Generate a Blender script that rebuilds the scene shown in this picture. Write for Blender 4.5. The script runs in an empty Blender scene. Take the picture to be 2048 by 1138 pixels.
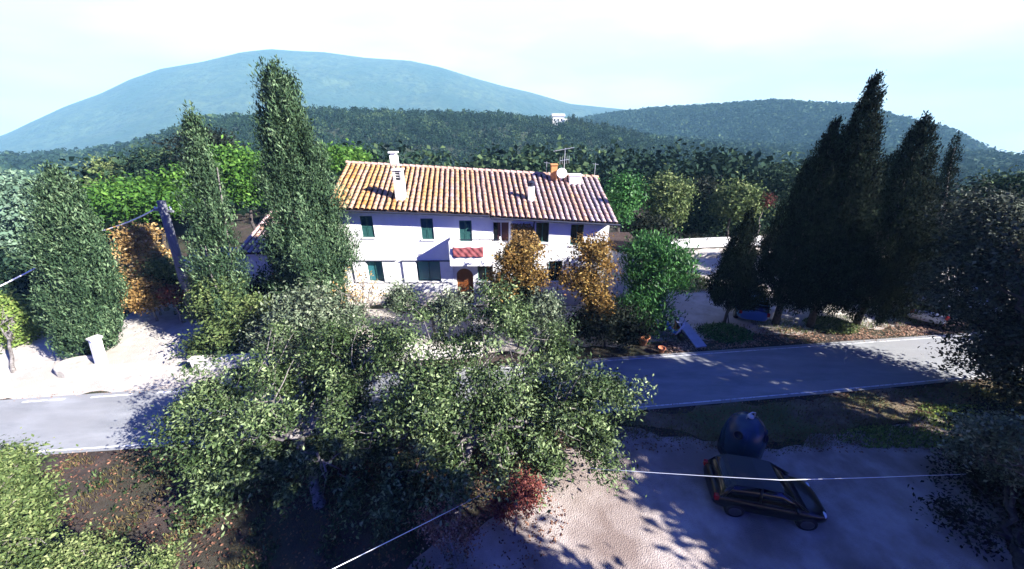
import bpy, bmesh, math
import numpy as np
from mathutils import Vector, Matrix
R = math.radians
scn = bpy.context.scene
COL = scn.collection
rng = np.random.default_rng(7)

# ------------------------------------------------------------------ camera
FPX, PITCH, CAMH = 725.0, R(24.5), 11.0
cam = bpy.data.cameras.new('camera'); camo = bpy.data.objects.new('camera', cam)
COL.objects.link(camo); scn.camera = camo
camo.location = (0, 0, CAMH); camo.rotation_euler = (R(90) - PITCH, 0, 0)
cam.sensor_width = 36; cam.lens = FPX / 2048 * 36; cam.clip_start = .1; cam.clip_end = 9000

# ------------------------------------------------------------------ light
SUN = Vector((1.0, -.45, .60)).normalized()
EXPO, SKY_K, SUN_E = 2.1, .05, 5.0
sl = bpy.data.lights.new('sun', 'SUN'); sl.energy = SUN_E; sl.angle = R(.5); sl.color = (1, .955, .89)
so = bpy.data.objects.new('sun', sl); COL.objects.link(so); so.location = (40, -20, 60)
so.rotation_euler = SUN.to_track_quat('Z', 'Y').to_euler()
w = bpy.data.worlds.new('World'); scn.world = w; w.use_nodes = True
nt = w.node_tree; nt.nodes.clear(); N = nt.nodes.new; Lk = nt.links.new
sky = N('ShaderNodeTexSky'); sky.sky_type = 'NISHITA'; sky.sun_disc = False
sky.sun_elevation = math.asin(SUN.z); sky.sun_rotation = math.atan2(SUN.x, SUN.y)
sky.ozone_density = 6; sky.air_density = 1.2; sky.dust_density = .6; sky.altitude = 300
tc = N('ShaderNodeTexCoord'); sx = N('ShaderNodeSeparateXYZ'); Lk(tc.outputs['Generated'], sx.inputs[0])
band = N('ShaderNodeMapRange'); Lk(sx.outputs['Z'], band.inputs[0])
band.inputs[1].default_value = .24; band.inputs[2].default_value = .36; band.inputs[3].default_value = 1; band.inputs[4].default_value = 0
mp = N('ShaderNodeMapping'); Lk(tc.outputs['Generated'], mp.inputs[0]); mp.inputs['Scale'].default_value = (1.2, 1.2, 5); mp.inputs['Rotation'].default_value = (.3, .2, .4)
nz = N('ShaderNodeTexNoise'); nz.inputs['Scale'].default_value = 2.6; nz.inputs['Detail'].default_value = 6; Lk(mp.outputs[0], nz.inputs[0])
cr = N('ShaderNodeMapRange'); Lk(nz.outputs[0], cr.inputs[0]); cr.inputs[1].default_value = .4; cr.inputs[2].default_value = .75
cloudc = N('ShaderNodeMix'); cloudc.data_type = 'RGBA'; Lk(cr.outputs[0], cloudc.inputs[0])
cloudc.inputs[6].default_value = (6.0, 6.2, 6.2, 1); cloudc.inputs[7].default_value = (8.6, 8.2, 7.9, 1)
side = N('ShaderNodeMapRange'); Lk(sx.outputs['Y'], side.inputs[0]); side.inputs[1].default_value = -.35; side.inputs[2].default_value = .35; side.inputs[3].default_value = .03
bm_ = N('ShaderNodeMath'); bm_.operation = 'MULTIPLY'; Lk(band.outputs[0], bm_.inputs[0]); Lk(side.outputs[0], bm_.inputs[1])
mx = N('ShaderNodeMix'); mx.data_type = 'RGBA'; Lk(bm_.outputs[0], mx.inputs[0])
tint = N('ShaderNodeMix'); tint.data_type = 'RGBA'; tint.blend_type = 'MULTIPLY'; tint.inputs[0].default_value = 1
Lk(sky.outputs[0], tint.inputs[6]); tint.inputs[7].default_value = (.045, .08, 1.05, 1)
Lk(tint.outputs[2], mx.inputs[6]); Lk(cloudc.outputs[2], mx.inputs[7])
bg = N('ShaderNodeBackground'); Lk(mx.outputs[2], bg.inputs[0]); bg.inputs[1].default_value = SKY_K
ow = N('ShaderNodeOutputWorld'); Lk(bg.outputs[0], ow.inputs[0])
vs = scn.view_settings
vs.view_transform = 'Standard'; vs.look = 'None'; vs.gamma = 1; vs.exposure = EXPO
scn.render.engine = 'CYCLES'
scn.cycles.max_bounces = 6; scn.cycles.diffuse_bounces = 2; scn.cycles.volume_bounces = 0; scn.cycles.transparent_max_bounces = 4

# ------------------------------------------------------------------ surveying helpers
CT, ST = math.cos(PITCH), math.sin(PITCH)
def ray(px, py):
    v = (569 - py) / FPX
    return (px - 1024) / FPX, CT + v * ST, -ST + v * CT
def gp(px, py, z=0.0):
    a = ray(px, py); t = (z - CAMH) / a[2]; return Vector((a[0] * t, a[1] * t, z))
def ap(px, py, Y):
    a = ray(px, py); t = Y / a[1]; return Vector((a[0] * t, Y, CAMH + a[2] * t))
def mpp(p):                                   # metres per photo pixel at a point
    return (p.y * CT + (CAMH - p.z) * ST) / FPX
def sstep(a, b, x):
    t = np.clip((x - a) / (b - a), 0, 1); return t * t * (3 - 2 * t)

# ------------------------------------------------------------------ object helpers
def tag(o, label=None, cat=None, group=None, kind=None):
    if label: o['label'] = label
    if cat: o['category'] = cat
    if group: o['group'] = group
    if kind: o['kind'] = kind
    return o
def empty(name, loc, label, cat, rz=0, group=None):
    o = bpy.data.objects.new(name, None); COL.objects.link(o); o.location = loc; o.rotation_euler = (0, 0, rz)
    o.empty_display_size = .3
    return tag(o, label, cat, group)
def link(name, me, mat, parent=None, smooth=False):
    o = bpy.data.objects.new(name, me); COL.objects.link(o)
    if mat is not None:
        for m in (mat if isinstance(mat, (list, tuple)) else [mat]): me.materials.append(m)
    if smooth: me.shade_smooth()
    if parent: o.parent = parent
    return o
def npmesh(name, V, F, tint=None):            # F: (n,k) equal-size faces
    V = np.asarray(V, dtype=np.float32); F = np.asarray(F, dtype=np.int32)
    me = bpy.data.meshes.new(name); n, k = F.shape
    me.vertices.add(len(V)); me.vertices.foreach_set('co', V.ravel())
    me.loops.add(n * k); me.loops.foreach_set('vertex_index', F.ravel())
    me.polygons.add(n); me.polygons.foreach_set('loop_start', np.arange(0, n * k, k, dtype=np.int32))
    me.update(calc_edges=True)
    if tint is not None:
        a = me.attributes.new('tint', 'FLOAT', 'FACE'); a.data.foreach_set('value', np.asarray(tint, dtype=np.float32))
    return me
class MB:                                     # gathers shapes into one mesh; coordinates are relative to the parent thing
    def __init__(s): s.v = []; s.f = []; s.mi = []; s.m = 0
    def add(s, vs, fs):
        b = len(s.v); s.v += [tuple(v) for v in vs]; s.f += [tuple(b + i for i in f) for f in fs]; s.mi += [s.m] * len(fs); return s
    def box(s, x0, x1, y0, y1, z0, z1, M=None):
        vs = [Vector(p) for p in ((x0,y0,z0),(x1,y0,z0),(x1,y1,z0),(x0,y1,z0),(x0,y0,z1),(x1,y0,z1),(x1,y1,z1),(x0,y1,z1))]
        if M is not None: vs = [M @ v for v in vs]
        return s.add(vs, [(0,3,2,1),(4,5,6,7),(0,1,5,4),(1,2,6,5),(2,3,7,6),(3,0,4,7)])
    def quad(s, a, b, c, d): return s.add([a, b, c, d], [(0, 1, 2, 3)])
    def tube(s, pts, rad, n=6, cap=True):
        pts = [Vector(p) for p in pts]; m = len(pts)
        if not hasattr(rad, '__len__'): rad = [rad] * m
        b = len(s.v); vs = []
        ref = Vector((.13, .21, .97)) if abs((pts[-1] - pts[0]).normalized().z) < .9 else Vector((1, .1, 0))
        for i, p in enumerate(pts):
            d = (pts[min(i + 1, m - 1)] - pts[max(i - 1, 0)]).normalized()
            u = d.cross(ref).normalized(); w_ = d.cross(u)
            for k in range(n):
                a = 2 * math.pi * k / n; vs.append(p + (u * math.cos(a) + w_ * math.sin(a)) * rad[i])
        fs = [(i*n+k, i*n+(k+1)%n, (i+1)*n+(k+1)%n, (i+1)*n+k) for i in range(m-1) for k in range(n)]
        if cap: fs += [tuple(range(n))[::-1], tuple((m-1)*n+k for k in range(n))]
        return s.add(vs, fs)
    def lathe(s, prof, c=(0,0,0), n=24, axis='z'):
        vs = []
        for r, h in prof:
            for k in range(n):
                a = 2*math.pi*k/n; x, y = r*math.cos(a), r*math.sin(a)
                p = (x, y, h) if axis == 'z' else ((x, h, y) if axis == 'y' else (h, x, y))
                vs.append((p[0]+c[0], p[1]+c[1], p[2]+c[2]))
        m = len(prof)
        fs = [(i*n+k, i*n+(k+1)%n, (i+1)*n+(k+1)%n, (i+1)*n+k) for i in range(m-1) for k in range(n)]
        fs += [tuple(range(n))[::-1], tuple((m-1)*n+k for k in range(n))]
        return s.add(vs, fs)
    def build(s, name, mat, parent=None, smooth=False, bevel=0):
        me = bpy.data.meshes.new(name); me.from_pydata(s.v, [], s.f); me.update()
        bm = bmesh.new(); bm.from_mesh(me); bmesh.ops.recalc_face_normals(bm, faces=bm.faces); bm.to_mesh(me); bm.free()
        o = link(name, me, mat, parent, smooth)
        if len(set(s.mi)) > 1: me.polygons.foreach_set('material_index', s.mi)
        if bevel:
            b = o.modifiers.new('bevel', 'BEVEL'); b.width = bevel; b.segments = 2; b.limit_method = 'ANGLE'
        return o

# ------------------------------------------------------------------ materials
def mat(name, c1, c2=None, rough=.8, scale=3.0, bump=0.0, bscale=None, metal=0.0, spec=.3, attr=False, c3=None, s3=.3, detail=6, bd=.05, coat=0, stretch=None, lo=.35, hi=.65):
    m = bpy.data.materials.new(name); m.use_nodes = True; nt = m.node_tree; N = nt.nodes.new; L = nt.links.new
    p = nt.nodes['Principled BSDF']; p.inputs['Roughness'].default_value = rough; p.inputs['Metallic'].default_value = metal
    p.inputs['Specular IOR Level'].default_value = spec; p.inputs['Coat Weight'].default_value = coat
    tc = N('ShaderNodeTexCoord'); src = tc.outputs['Object']
    if stretch:
        mp = N('ShaderNodeMapping'); mp.inputs['Scale'].default_value = stretch; L(src, mp.inputs[0]); src = mp.outputs[0]
    out = None
    if c2 is None: p.inputs['Base Color'].default_value = (*c1, 1)
    else:
        n = N('ShaderNodeTexNoise'); n.inputs['Scale'].default_value = scale; n.inputs['Detail'].default_value = detail; n.inputs['Roughness'].default_value = .65; L(src, n.inputs[0])
        r = N('ShaderNodeMapRange'); L(n.outputs[0], r.inputs[0]); r.inputs[1].default_value = lo; r.inputs[2].default_value = hi
        x = N('ShaderNodeMix'); x.data_type = 'RGBA'; L(r.outputs[0], x.inputs[0]); x.inputs[6].default_value = (*c1, 1); x.inputs[7].default_value = (*c2, 1); out = x.outputs[2]
        if c3:
            n3 = N('ShaderNodeTexNoise'); n3.inputs['Scale'].default_value = s3; n3.inputs['Detail'].default_value = 5; L(src, n3.inputs[0])
            r3 = N('ShaderNodeMapRange'); L(n3.outputs[0], r3.inputs[0]); r3.inputs[1].default_value = .45; r3.inputs[2].default_value = .62
            x3 = N('ShaderNodeMix'); x3.data_type = 'RGBA'; L(r3.outputs[0], x3.inputs[0]); L(out, x3.inputs[6]); x3.inputs[7].default_value = (*c3, 1); out = x3.outputs[2]
        L(out, p.inputs['Base Color'])
    if bump:
        nb = N('ShaderNodeTexNoise'); nb.inputs['Scale'].default_value = bscale or scale * 6; nb.inputs['Detail'].default_value = 5; L(src, nb.inputs[0])
        b = N('ShaderNodeBump'); b.inputs['Strength'].default_value = min(bump, 1); b.inputs['Distance'].default_value = bd * max(1, bump); L(nb.outputs[0], b.inputs['Height']); L(b.outputs[0], p.inputs['Normal'])
    return m
def leafmat(name, dark, mid, light, trans=.25, rough=.5, spec=.35):
    m = bpy.data.materials.new(name); m.use_nodes = True; nt = m.node_tree; N = nt.nodes.new; L = nt.links.new
    p = nt.nodes['Principled BSDF']; p.inputs['Roughness'].default_value = rough+.1; p.inputs['Specular IOR Level'].default_value = spec*.35
    a = N('ShaderNodeAttribute'); a.attribute_name = 'tint'
    r = N('ShaderNodeValToRGB'); L(a.outputs['Fac'], r.inputs[0]); e = r.color_ramp.elements
    e[0].position = .0; e[0].color = (*dark, 1); e[1].position = 1; e[1].color = (*light, 1); k = e.new(.5); k.color = (*mid, 1)
    L(r.outputs[0], p.inputs['Base Color'])
    t = N('ShaderNodeBsdfTranslucent'); L(r.outputs[0], t.inputs[0]); x = N('ShaderNodeMixShader'); x.inputs[0].default_value = trans
    L(p.outputs[0], x.inputs[1]); L(t.outputs[0], x.inputs[2]); L(x.outputs[0], nt.nodes['Material Output'].inputs[0])
    return m
M = {}
M['asphalt'] = mat('asphalt', (.17,.18,.19), (.30,.31,.32), .85, .9, .4, 50, c3=(.23,.235,.24), s3=.3, detail=10, stretch=(.5,1.6,1), lo=.3, hi=.7)
M['gravel'] = mat('gravel', (.34,.31,.27), (.52,.49,.45), .95, 1.5, .7, 30, c3=(.40,.36,.31), s3=.3, detail=10)
M['earth'] = mat('earth', (.022,.017,.016), (.07,.05,.042), .95, 1.5, .8, 22, c3=(.035,.038,.02), s3=.35)  # soil darkened further: missing tree shade at lower left put into the colour
M['lot'] = mat('lot', (.25,.205,.18), (.43,.375,.345), .95, .8, .8, 26, c3=(.20,.155,.135), s3=.5, detail=10)
M['verge'] = mat('verge', (.10,.075,.05), (.20,.155,.10), .95, 1.3, .9, 18, c3=(.09,.11,.04), s3=.5, detail=9)
M['white_line'] = mat('white_line', (.30,.31,.33), (.66,.67,.7), .75, 5, lo=.38, hi=.52, detail=9)
M['plaster'] = mat('plaster', (.70,.70,.69), (.84,.84,.83), .9, .9, .3, 10, c3=(.76,.75,.72), s3=.7, detail=9, stretch=(1,1,.35))
M['plaster_base'] = mat('plaster_base', (.62,.57,.50), (.74,.70,.64), .9, 1.2, .3, 14)
M['shutter'] = mat('green_shutter', (.018,.075,.07), (.028,.10,.09), .55, 8)
M['dark_glass'] = mat('dark_glass', (.006,.008,.012), None, .12, spec=.5)
M['teal_glass'] = mat('teal_glass', (.03,.13,.15), None, .2, spec=.5)
M['white_paint'] = mat('white_paint', (.78,.79,.8), (.7,.72,.74), .6, 3)
M['door_wood'] = mat('door_wood', (.16,.05,.015), (.24,.08,.025), .55, 5, .2, stretch=(6,6,.6))
M['brown'] = mat('brown_curtain', (.05,.018,.02), (.09,.03,.03), .8, 6)
M['brick'] = mat('brick', (.45,.2,.06), (.55,.3,.12), .9, 6, .4)
M['red_cloth'] = mat('red_cloth', (.22,.055,.06), (.28,.09,.095), .85, 3)
M['gutter'] = mat('gutter_metal', (.03,.035,.06), None, .5, metal=.4)
M['metal'] = mat('galvanised', (.55,.58,.62), None, .4, metal=.6)
M['dish'] = mat('dish_white', (.8,.8,.8), None, .5)
M['pole_wood'] = mat('pole_wood', (.10,.11,.13), (.2,.2,.22), .9, 4, .5, stretch=(5,5,.5))
M['bark'] = mat('bark', (.11,.09,.08), (.3,.27,.25), .95, 7, .8, 20)
M['pale_bark'] = mat('pale_bark', (.07,.062,.056), (.24,.22,.21), .9, 7, .5, 20)
M['dark_bark'] = mat('dark_bark', (.035,.03,.028), (.08,.065,.06), .95, 7, .8, 20)
M['concrete'] = mat('concrete', (.5,.49,.47), (.66,.64,.6), .9, 2.5, .3, 20, c3=(.4,.39,.37), s3=1.5)
M['white_cable'] = mat('pale_cable', (.8,.82,.85), None, .4)
M['car_paint'] = mat('black_car_paint', (.003,.003,.005), None, .3, metal=0, spec=.35, coat=.25)
M['rubber'] = mat('rubber', (.015,.015,.017), None, .8)
M['alloy'] = mat('alloy', (.10,.10,.11), None, .4, metal=.7)
M['lamp_glass'] = mat('lamp_glass', (.55,.6,.68), None, .1, spec=.6)
M['tail_red'] = mat('tail_lamp', (.3,.01,.01), None, .2)
M['bin_blue'] = mat('bin_blue', (.004,.022,.06), (.008,.035,.085), .25, 2, .05, 4, spec=.5)
M['bin_dark'] = mat('bin_dark', (.008,.012,.022), None, .6)
M['blue_paint'] = mat('blue_car_paint', (.05,.13,.3), None, .25, spec=.5, coat=.5)
M['silver_paint'] = mat('silver_paint', (.33,.36,.42), None, .3, metal=.3, spec=.5)
M['scoot_blue'] = mat('scooter_blue', (.06,.2,.55), None, .25, spec=.6, coat=.4)
M['scoot_white'] = mat('scooter_white', (.65,.75,.85), None, .25, coat=.4)
M['board'] = mat('grey_board', (.30,.33,.40), (.40,.42,.48), .8, 3, .3)
M['pot'] = mat('terracotta', (.4,.13,.06), (.5,.2,.1), .85, 5)
M['stone'] = mat('stone', (.30,.28,.24), (.5,.47,.42), .95, 3, .6)

def tilemat():
    m = bpy.data.materials.new('clay_tiles'); m.use_nodes = True; nt = m.node_tree; N = nt.nodes.new; L = nt.links.new
    p = nt.nodes['Principled BSDF']; p.inputs['Roughness'].default_value = .85; p.inputs['Specular IOR Level'].default_value = .2
    a = N('ShaderNodeAttribute'); a.attribute_name = 'tint'
    r = N('ShaderNodeValToRGB'); L(a.outputs['Fac'], r.inputs[0]); e = r.color_ramp.elements
    e[0].position = 0; e[0].color = (.42,.19,.055,1); e[1].position = 1; e[1].color = (.40,.33,.34,1)
    for q, c in ((.22,(.50,.28,.12,1)), (.45,(.50,.30,.19,1)), (.68,(.42,.27,.22,1)), (.85,(.46,.34,.32,1))): k = e.new(q); k.color = c
    tc = N('ShaderNodeTexCoord'); n = N('ShaderNodeTexNoise'); n.inputs['Scale'].default_value = 5; n.inputs['Detail'].default_value = 6; L(tc.outputs['Object'], n.inputs[0])
    x = N('ShaderNodeMix'); x.data_type = 'RGBA'; x.blend_type = 'MULTIPLY'; x.inputs[0].default_value = .8; L(r.outputs[0], x.inputs[6])
    r2 = N('ShaderNodeMapRange'); L(n.outputs[0], r2.inputs[0]); r2.inputs[1].default_value = .3; r2.inputs[2].default_value = .65; r2.inputs[3].default_value = .6; r2.inputs[4].default_value = 1.1
    L(r2.outputs[0], x.inputs[7]); L(x.outputs[2], p.inputs['Base Color'])
    return m
M['tiles'] = tilemat()
LF = {
 'oak': leafmat('oak_leaves', (.010,.02,.008), (.05,.085,.028), (.25,.32,.15), .1, .42, .5),
 'greyoak': leafmat('grey_leaves', (.025,.035,.022), (.10,.135,.08), (.27,.30,.2), .1, .45, .5),
 'cyp': leafmat('cypress_leaves', (.012,.022,.014), (.03,.05,.026), (.06,.085,.045), .1, .7, .2),
 'shadedcyp': leafmat('shaded_cypress_leaves', (.0025,.004,.003), (.007,.011,.007), (.02,.03,.016), .05, .8, .12),  # shade on the yard cypresses is put into this near-black leaf colour
 'arizona': leafmat('grey_cypress_leaves', (.008,.019,.010), (.04,.078,.036), (.16,.23,.12), .07, .6, .3),
 'bright': leafmat('bright_leaves', (.02,.06,.01), (.06,.15,.022), (.15,.28,.05), .3, .5, .4),
 'laurel': leafmat('laurel_leaves', (.012,.04,.012), (.035,.12,.03), (.10,.24,.06), .25, .4, .5),
 'orange': leafmat('autumn_leaves', (.16,.09,.03), (.38,.25,.09), (.58,.45,.26), .3, .6, .3),
 'rust': leafmat('rust_leaves', (.04,.028,.01), (.19,.105,.028), (.38,.28,.09), .25, .6, .3),
 'red': leafmat('red_leaves', (.07,.022,.02), (.19,.055,.045), (.30,.12,.09), .25, .6, .3),
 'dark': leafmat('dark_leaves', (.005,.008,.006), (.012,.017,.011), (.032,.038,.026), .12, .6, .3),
 'olive': leafmat('olive_leaves', (.03,.05,.018), (.095,.14,.045), (.25,.29,.12), .25, .55, .3),
 'lime': leafmat('lime_leaves', (.08,.13,.03), (.2,.3,.07), (.4,.42,.13), .3, .55, .3),
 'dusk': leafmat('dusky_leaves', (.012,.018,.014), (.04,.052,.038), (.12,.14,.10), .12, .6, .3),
 'hazy': leafmat('haze_tinted_leaves', (.05,.09,.06), (.12,.20,.13), (.22,.30,.21), .2, .6, .3),  # paler leaf colour carries painted distance haze for the tree at far left
 'forest': leafmat('forest_leaves', (.004,.012,.009), (.02,.044,.026), (.085,.125,.05), .1, .7, .2),
 'grass': leafmat('grass_blades', (.09,.07,.03), (.17,.14,.06), (.10,.17,.04), .2, .7, .2),
 'litter': leafmat('leaf_litter', (.10,.05,.035), (.27,.14,.09), (.42,.30,.22), .1, .8, .2),
}

# ------------------------------------------------------------------ foliage helpers
def unit(a): return a / (np.linalg.norm(a, axis=-1, keepdims=True) + 1e-9)
def leaves(P, out, L, asp, tint, rg, upb=.5, axis=None, axk=0.0, org=(0,0,0)):
    n = len(P); nn = unit(rg.normal(size=(n,3)) + out * .7 + np.array([0,0,upb]))
    a = rg.normal(size=(n,3))
    if axis is not None: a = a * (1 - axk) + axis * axk * 2
    a = unit(a - nn * np.sum(a * nn, 1, keepdims=True)); b = np.cross(nn, a)
    l = (L * rg.uniform(.5, 1.5, n))[:,None]; wd = l * asp
    V = np.empty((n,4,3)); V[:,0] = P - a*l*.5; V[:,1] = P + b*wd*.5 + nn*wd*.18 + a*l*.08; V[:,2] = P + a*l*.5; V[:,3] = P - b*wd*.5 + nn*wd*.18 + a*l*.08
    V -= np.array(org)
    return npmesh('leaves', V.reshape(-1,3), np.arange(n*4).reshape(n,4), tint)
def lump(d, rg, k=9, amp=.35):
    g = unit(rg.normal(size=(k,3))); h = rg.uniform(-1, 1, k)
    v = np.zeros(len(d))
    for i in range(k): v += h[i] * np.exp(5 * (d @ g[i] - 1))
    return 1 + amp * v
HK = [(unit(rng.normal(size=3)*np.array([1,1,.45]))*q, rng.uniform(0,6.28)) for q in (1.1,1.35,1.7,2.3,3.2,4.4)]
def blob(c, Rr, ncl, npc, rc, rg, shell=.4, flat=.75, amp=.35, holes=0):
    d = unit(rg.normal(size=(ncl,3))); rad = rg.uniform(0,1,ncl)**shell * lump(d, rg, amp=amp)
    C = np.array(c) + d * np.array(Rr) * rad[:,None]
    if holes:                                   # hollows between the boughs
        v = sum(np.sin(C @ k + f) for k, f in HK)
        C = C[v > np.quantile(v, holes)] if len(C) > 8 else C
    C = C[C[:,2] > .25]; ncl = len(C); d = unit(C - np.array(c))
    sz = rg.uniform(.6, 1.35, ncl)
    off = rg.normal(size=(ncl,npc,3)) * rc * sz[:,None,None] * np.array([1,1,flat])
    P = (C[:,None,:] + off).reshape(-1,3); out = np.repeat(d, npc, 0) * .5 + unit(off.reshape(-1,3)) * .6
    t = np.repeat(rg.uniform(.1,.75,ncl), npc) + rg.normal(0,.2,ncl*npc)
    k = P[:,2] > .03
    return C, P[k], out[k], np.clip(t[k],0,1)
def wig(a, b, rg, n=4, k=.12, sag=0):
    a, b = np.array(a, float), np.array(b, float); L = np.linalg.norm(b-a); ts = np.linspace(0,1,n+1); pts = []
    for t in ts:
        p = a*(1-t)+b*t
        if 0 < t < 1: p = p + rg.normal(size=3)*L*k*.5
        p[2] += sag*4*t*(1-t)*L; pts.append(p)
    return pts
def wood(base, fork, C, r0, rg, hubs=7, twigs=60, r_t=.02, splits=None):
    mb = MB(); base = np.array(base, float); fork = np.array(fork, float)
    pts = wig(base, fork, rg, 4, .07); rr = np.linspace(r0*1.15, r0*.75, 5); rr[0] = r0*1.5
    mb.tube(pts, rr, 8)
    if len(C) == 0: return mb
    idx = rg.choice(len(C), min(hubs, len(C)), replace=False); cen = C.mean(0)
    H = [fork + (C[i]-fork)*.55 for i in idx]
    Q = []
    for h in H:
        w_ = wig(fork, h, rg, 6, .12, .06); mb.tube(w_, np.linspace(r0*.6, r0*.2, 7), 6, False)
        for k in range(2, 6):
            for t in (0, .5): Q.append(w_[k]*(1-t)+w_[k+1]*t)
    H = np.array(Q)
    for i in rg.choice(len(C), min(twigs, len(C)), replace=False):
        j = np.argmin(np.linalg.norm(H-C[i], axis=1)+rg.uniform(0,.8,len(H)))
        mb.tube(wig(H[j], C[i], rg, 4, .16, .05), np.linspace(max(r0*.16, r_t), r_t*.3, 5), 4, False)
    return mb
def make_tree(name, label, cat, blobs, base, leaf, bark, n=12000, size=.14, asp=.5, rc=.35, r0=.14, seed=1, group=None, shell=.4, per=45, hubs=7, twigs=50, fork=None, upb=.5, flat=.75, tshift=0, amp=.35, ax=0, holes=0):
    """blobs: list of (px,py,half w,half h,Y[,depth factor]); each lobe is placed at distance Y and has a round footprint"""
    rg = np.random.default_rng(seed)
    cs = []; Rs = []
    for b in blobs:
        c = ap(b[0], b[1], b[4]); k = mpp(c); df = b[5] if len(b) > 5 else .9
        cs.append(np.array(c)); Rs.append((b[2]*k, b[2]*k*df, b[3]*k))
    vol = np.array([r[0]*r[2] for r in Rs]); vol = vol/vol.sum()
    Cs, Ps, Os, Ts = [], [], [], []
    for c, r, v in zip(cs, Rs, vol):
        C, P, O, T = blob(c, np.maximum(np.array(r) - rc*.7, .1), max(4, int(n*v/per)), per, rc, rg, shell, flat, amp, holes); Cs.append(C); Ps.append(P); Os.append(O); Ts.append(T)
    C, P, O, T = map(np.concatenate, (Cs, Ps, Os, Ts))
    cen = np.average(np.array(cs), axis=0, weights=vol)
    if base is None: bx = (cen[0], cen[1], gz(cen[0], cen[1]))
    elif len(base) == 2: q = gp(*base); bx = (q.x, q.y, gz(q.x, q.y))
    else: bx = base
    bx = np.array(bx, float)
    if fork is None:
        lo = (P[:,2]).min(); fork = bx + (cen-bx)*.5
        fork[2] = max(bx[2] + .25*(cen[2]-bx[2]), min(cen[2]*.8, cen[2]))
    root = empty(name, bx, label, cat, 0, group)
    o = link('crown', leaves(P, O, size, asp, np.clip(T+tshift,0,1), rg, upb, unit(O*.6+np.array([0,0,1.])) if ax else None, ax, org=bx), LF[leaf], root)
    wd = wood((0,0,-.1), np.array(fork)-bx, C-bx, r0, rg, hubs, twigs)
    wd.build('trunk', M[bark], root, True)
    return root
def make_cypress(name, label, cat, base, top, Rm, leaf, bark='dark_bark', n=14000, size=.22, asp=.3, seed=1, group=None, t0=.06, prof='cyp', lumpy=.2, r0=.16, stems=0, per=30, clf=1.5):
    """base, top: world points; Rm the widest radius"""
    rg = np.random.default_rng(seed); B = np.array(base, float); T = np.array(top, float); ax = T-B; h = np.linalg.norm(ax)
    ncl = int(n/per)
    t = rg.uniform(t0, 1, ncl*2)
    def rf(t):
        if prof == 'cyp': return np.minimum(1, ((t-t0*.6)/.16).clip(0)**.6) * np.clip((1-t)/.74, 0, 1)**.78
        if prof == 'fat': return np.sin(np.clip((t*.94+.06),0,1)**.75*math.pi).clip(0)**.55
        if prof == 'col': return np.minimum(1, ((t-t0*.5)/.2).clip(0)**.7) * (1-.62*np.clip((t-.45)/.5,0,1)) * np.clip((1-t)/.05,0,1)**.5
    keep = rg.uniform(0,1,ncl*2) < rf(t)+.08; t = t[keep][:ncl]; ncl = len(t)
    th = rg.uniform(0, 2*math.pi, ncl); rr = rg.uniform(0,1,ncl)**.35*.86; size_ = size
    ph = rg.uniform(0, 6.28, 8)
    lum = 1 + lumpy*(np.sin(3*th+ph[0]+t*9)*.5 + np.sin(2*th+ph[1]-t*17)*.5 + np.sin(t*31+ph[2]+th)*.5) + rg.normal(0, lumpy*.35, ncl)
    r = Rm * rf(t) * rr * lum
    C = B + ax*t[:,None] + np.stack([np.cos(th)*r, np.sin(th)*r, np.zeros(ncl)], 1)
    outd = np.stack([np.cos(th), np.sin(th), np.full(ncl,.5)], 1); cl = size*clf
    off = unit(rg.normal(size=(ncl,per,3)))*rg.uniform(0,1,(ncl,per,1))**.4*np.array([cl*.8,cl*.8,cl*1.9])
    P = (C[:,None]+off + outd[:,None]*rg.uniform(-.5,.6,(ncl,per,1))*cl).reshape(-1,3)
    o = np.repeat(outd, per, 0); tn = np.clip(np.repeat(rg.uniform(.1,.75,ncl),per)+rg.normal(0,.18,ncl*per),0,1)
    keep = P[:,2] > B[2]+.05; P, o, tn = P[keep], o[keep], tn[keep]
    root = empty(name, B, label, cat, 0, group)
    axd = o*.5 + np.array([0,0,1.2])
    link('crown', leaves(P, o, size, asp, tn, rg, .1, unit(axd), .65, org=B), LF[leaf], root)
    mb = MB(); mb.tube(wig((0,0,-.1), ax*.93, rg, 6, .02), np.linspace(r0*1.2, .02, 7), 8)
    for s in range(stems):
        a = rg.uniform(0,6.28); tt = rg.uniform(.12,.5)
        mb.tube(wig((rg.normal(0,.15),rg.normal(0,.15),0), ax*min(tt+.35,.9)+np.array([math.cos(a),math.sin(a),0])*Rm*.6, rg, 4, .05), np.linspace(r0*.5,.02,5), 5, False)
    mb.build('trunk', M[bark], root, True)
    return root

# ------------------------------------------------------------------ terrain
def interp_el(pts):
    az, el = [], []
    for px, py in pts:
        a = ray(px, py); az.append(math.atan2(a[0], a[1])); el.append(math.atan2(a[2], math.hypot(a[0], a[1])))
    i = np.argsort(az); return np.array(az)[i], np.array(el)[i]
L1 = interp_el([(-300,520),(0,430),(150,365),(300,290),(400,245),(640,222),(800,228),(1000,232),(1100,245),(1200,258),(1290,280),(1400,300),(1600,330),(2048,440)])
L2 = interp_el([(600,330),(900,290),(1100,250),(1210,230),(1300,219),(1450,210),(1540,204),(1700,211),(1800,236),(1900,262),(2000,312),(2048,340),(2300,440)])
L3 = interp_el([(-300,400),(-100,315),(0,275),(60,245),(130,213),(200,188),(260,160),(320,140),(400,127),(480,108),(540,101),(580,104),(650,107),(730,118),(820,124),(880,136),(950,158),(1010,174),(1060,185),(1140,208),(1210,215),(1270,221),(1400,240),(2048,330)])
def h_l1(x, y):
    az = np.arctan2(x, y); r = np.hypot(x, y); zc = 11 + 330*np.tan(np.interp(az, *L1)) - 4.5
    b = sstep(120, 330, r) - .5*sstep(340, 600, r)
    return -24 + (zc+24)*b
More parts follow.
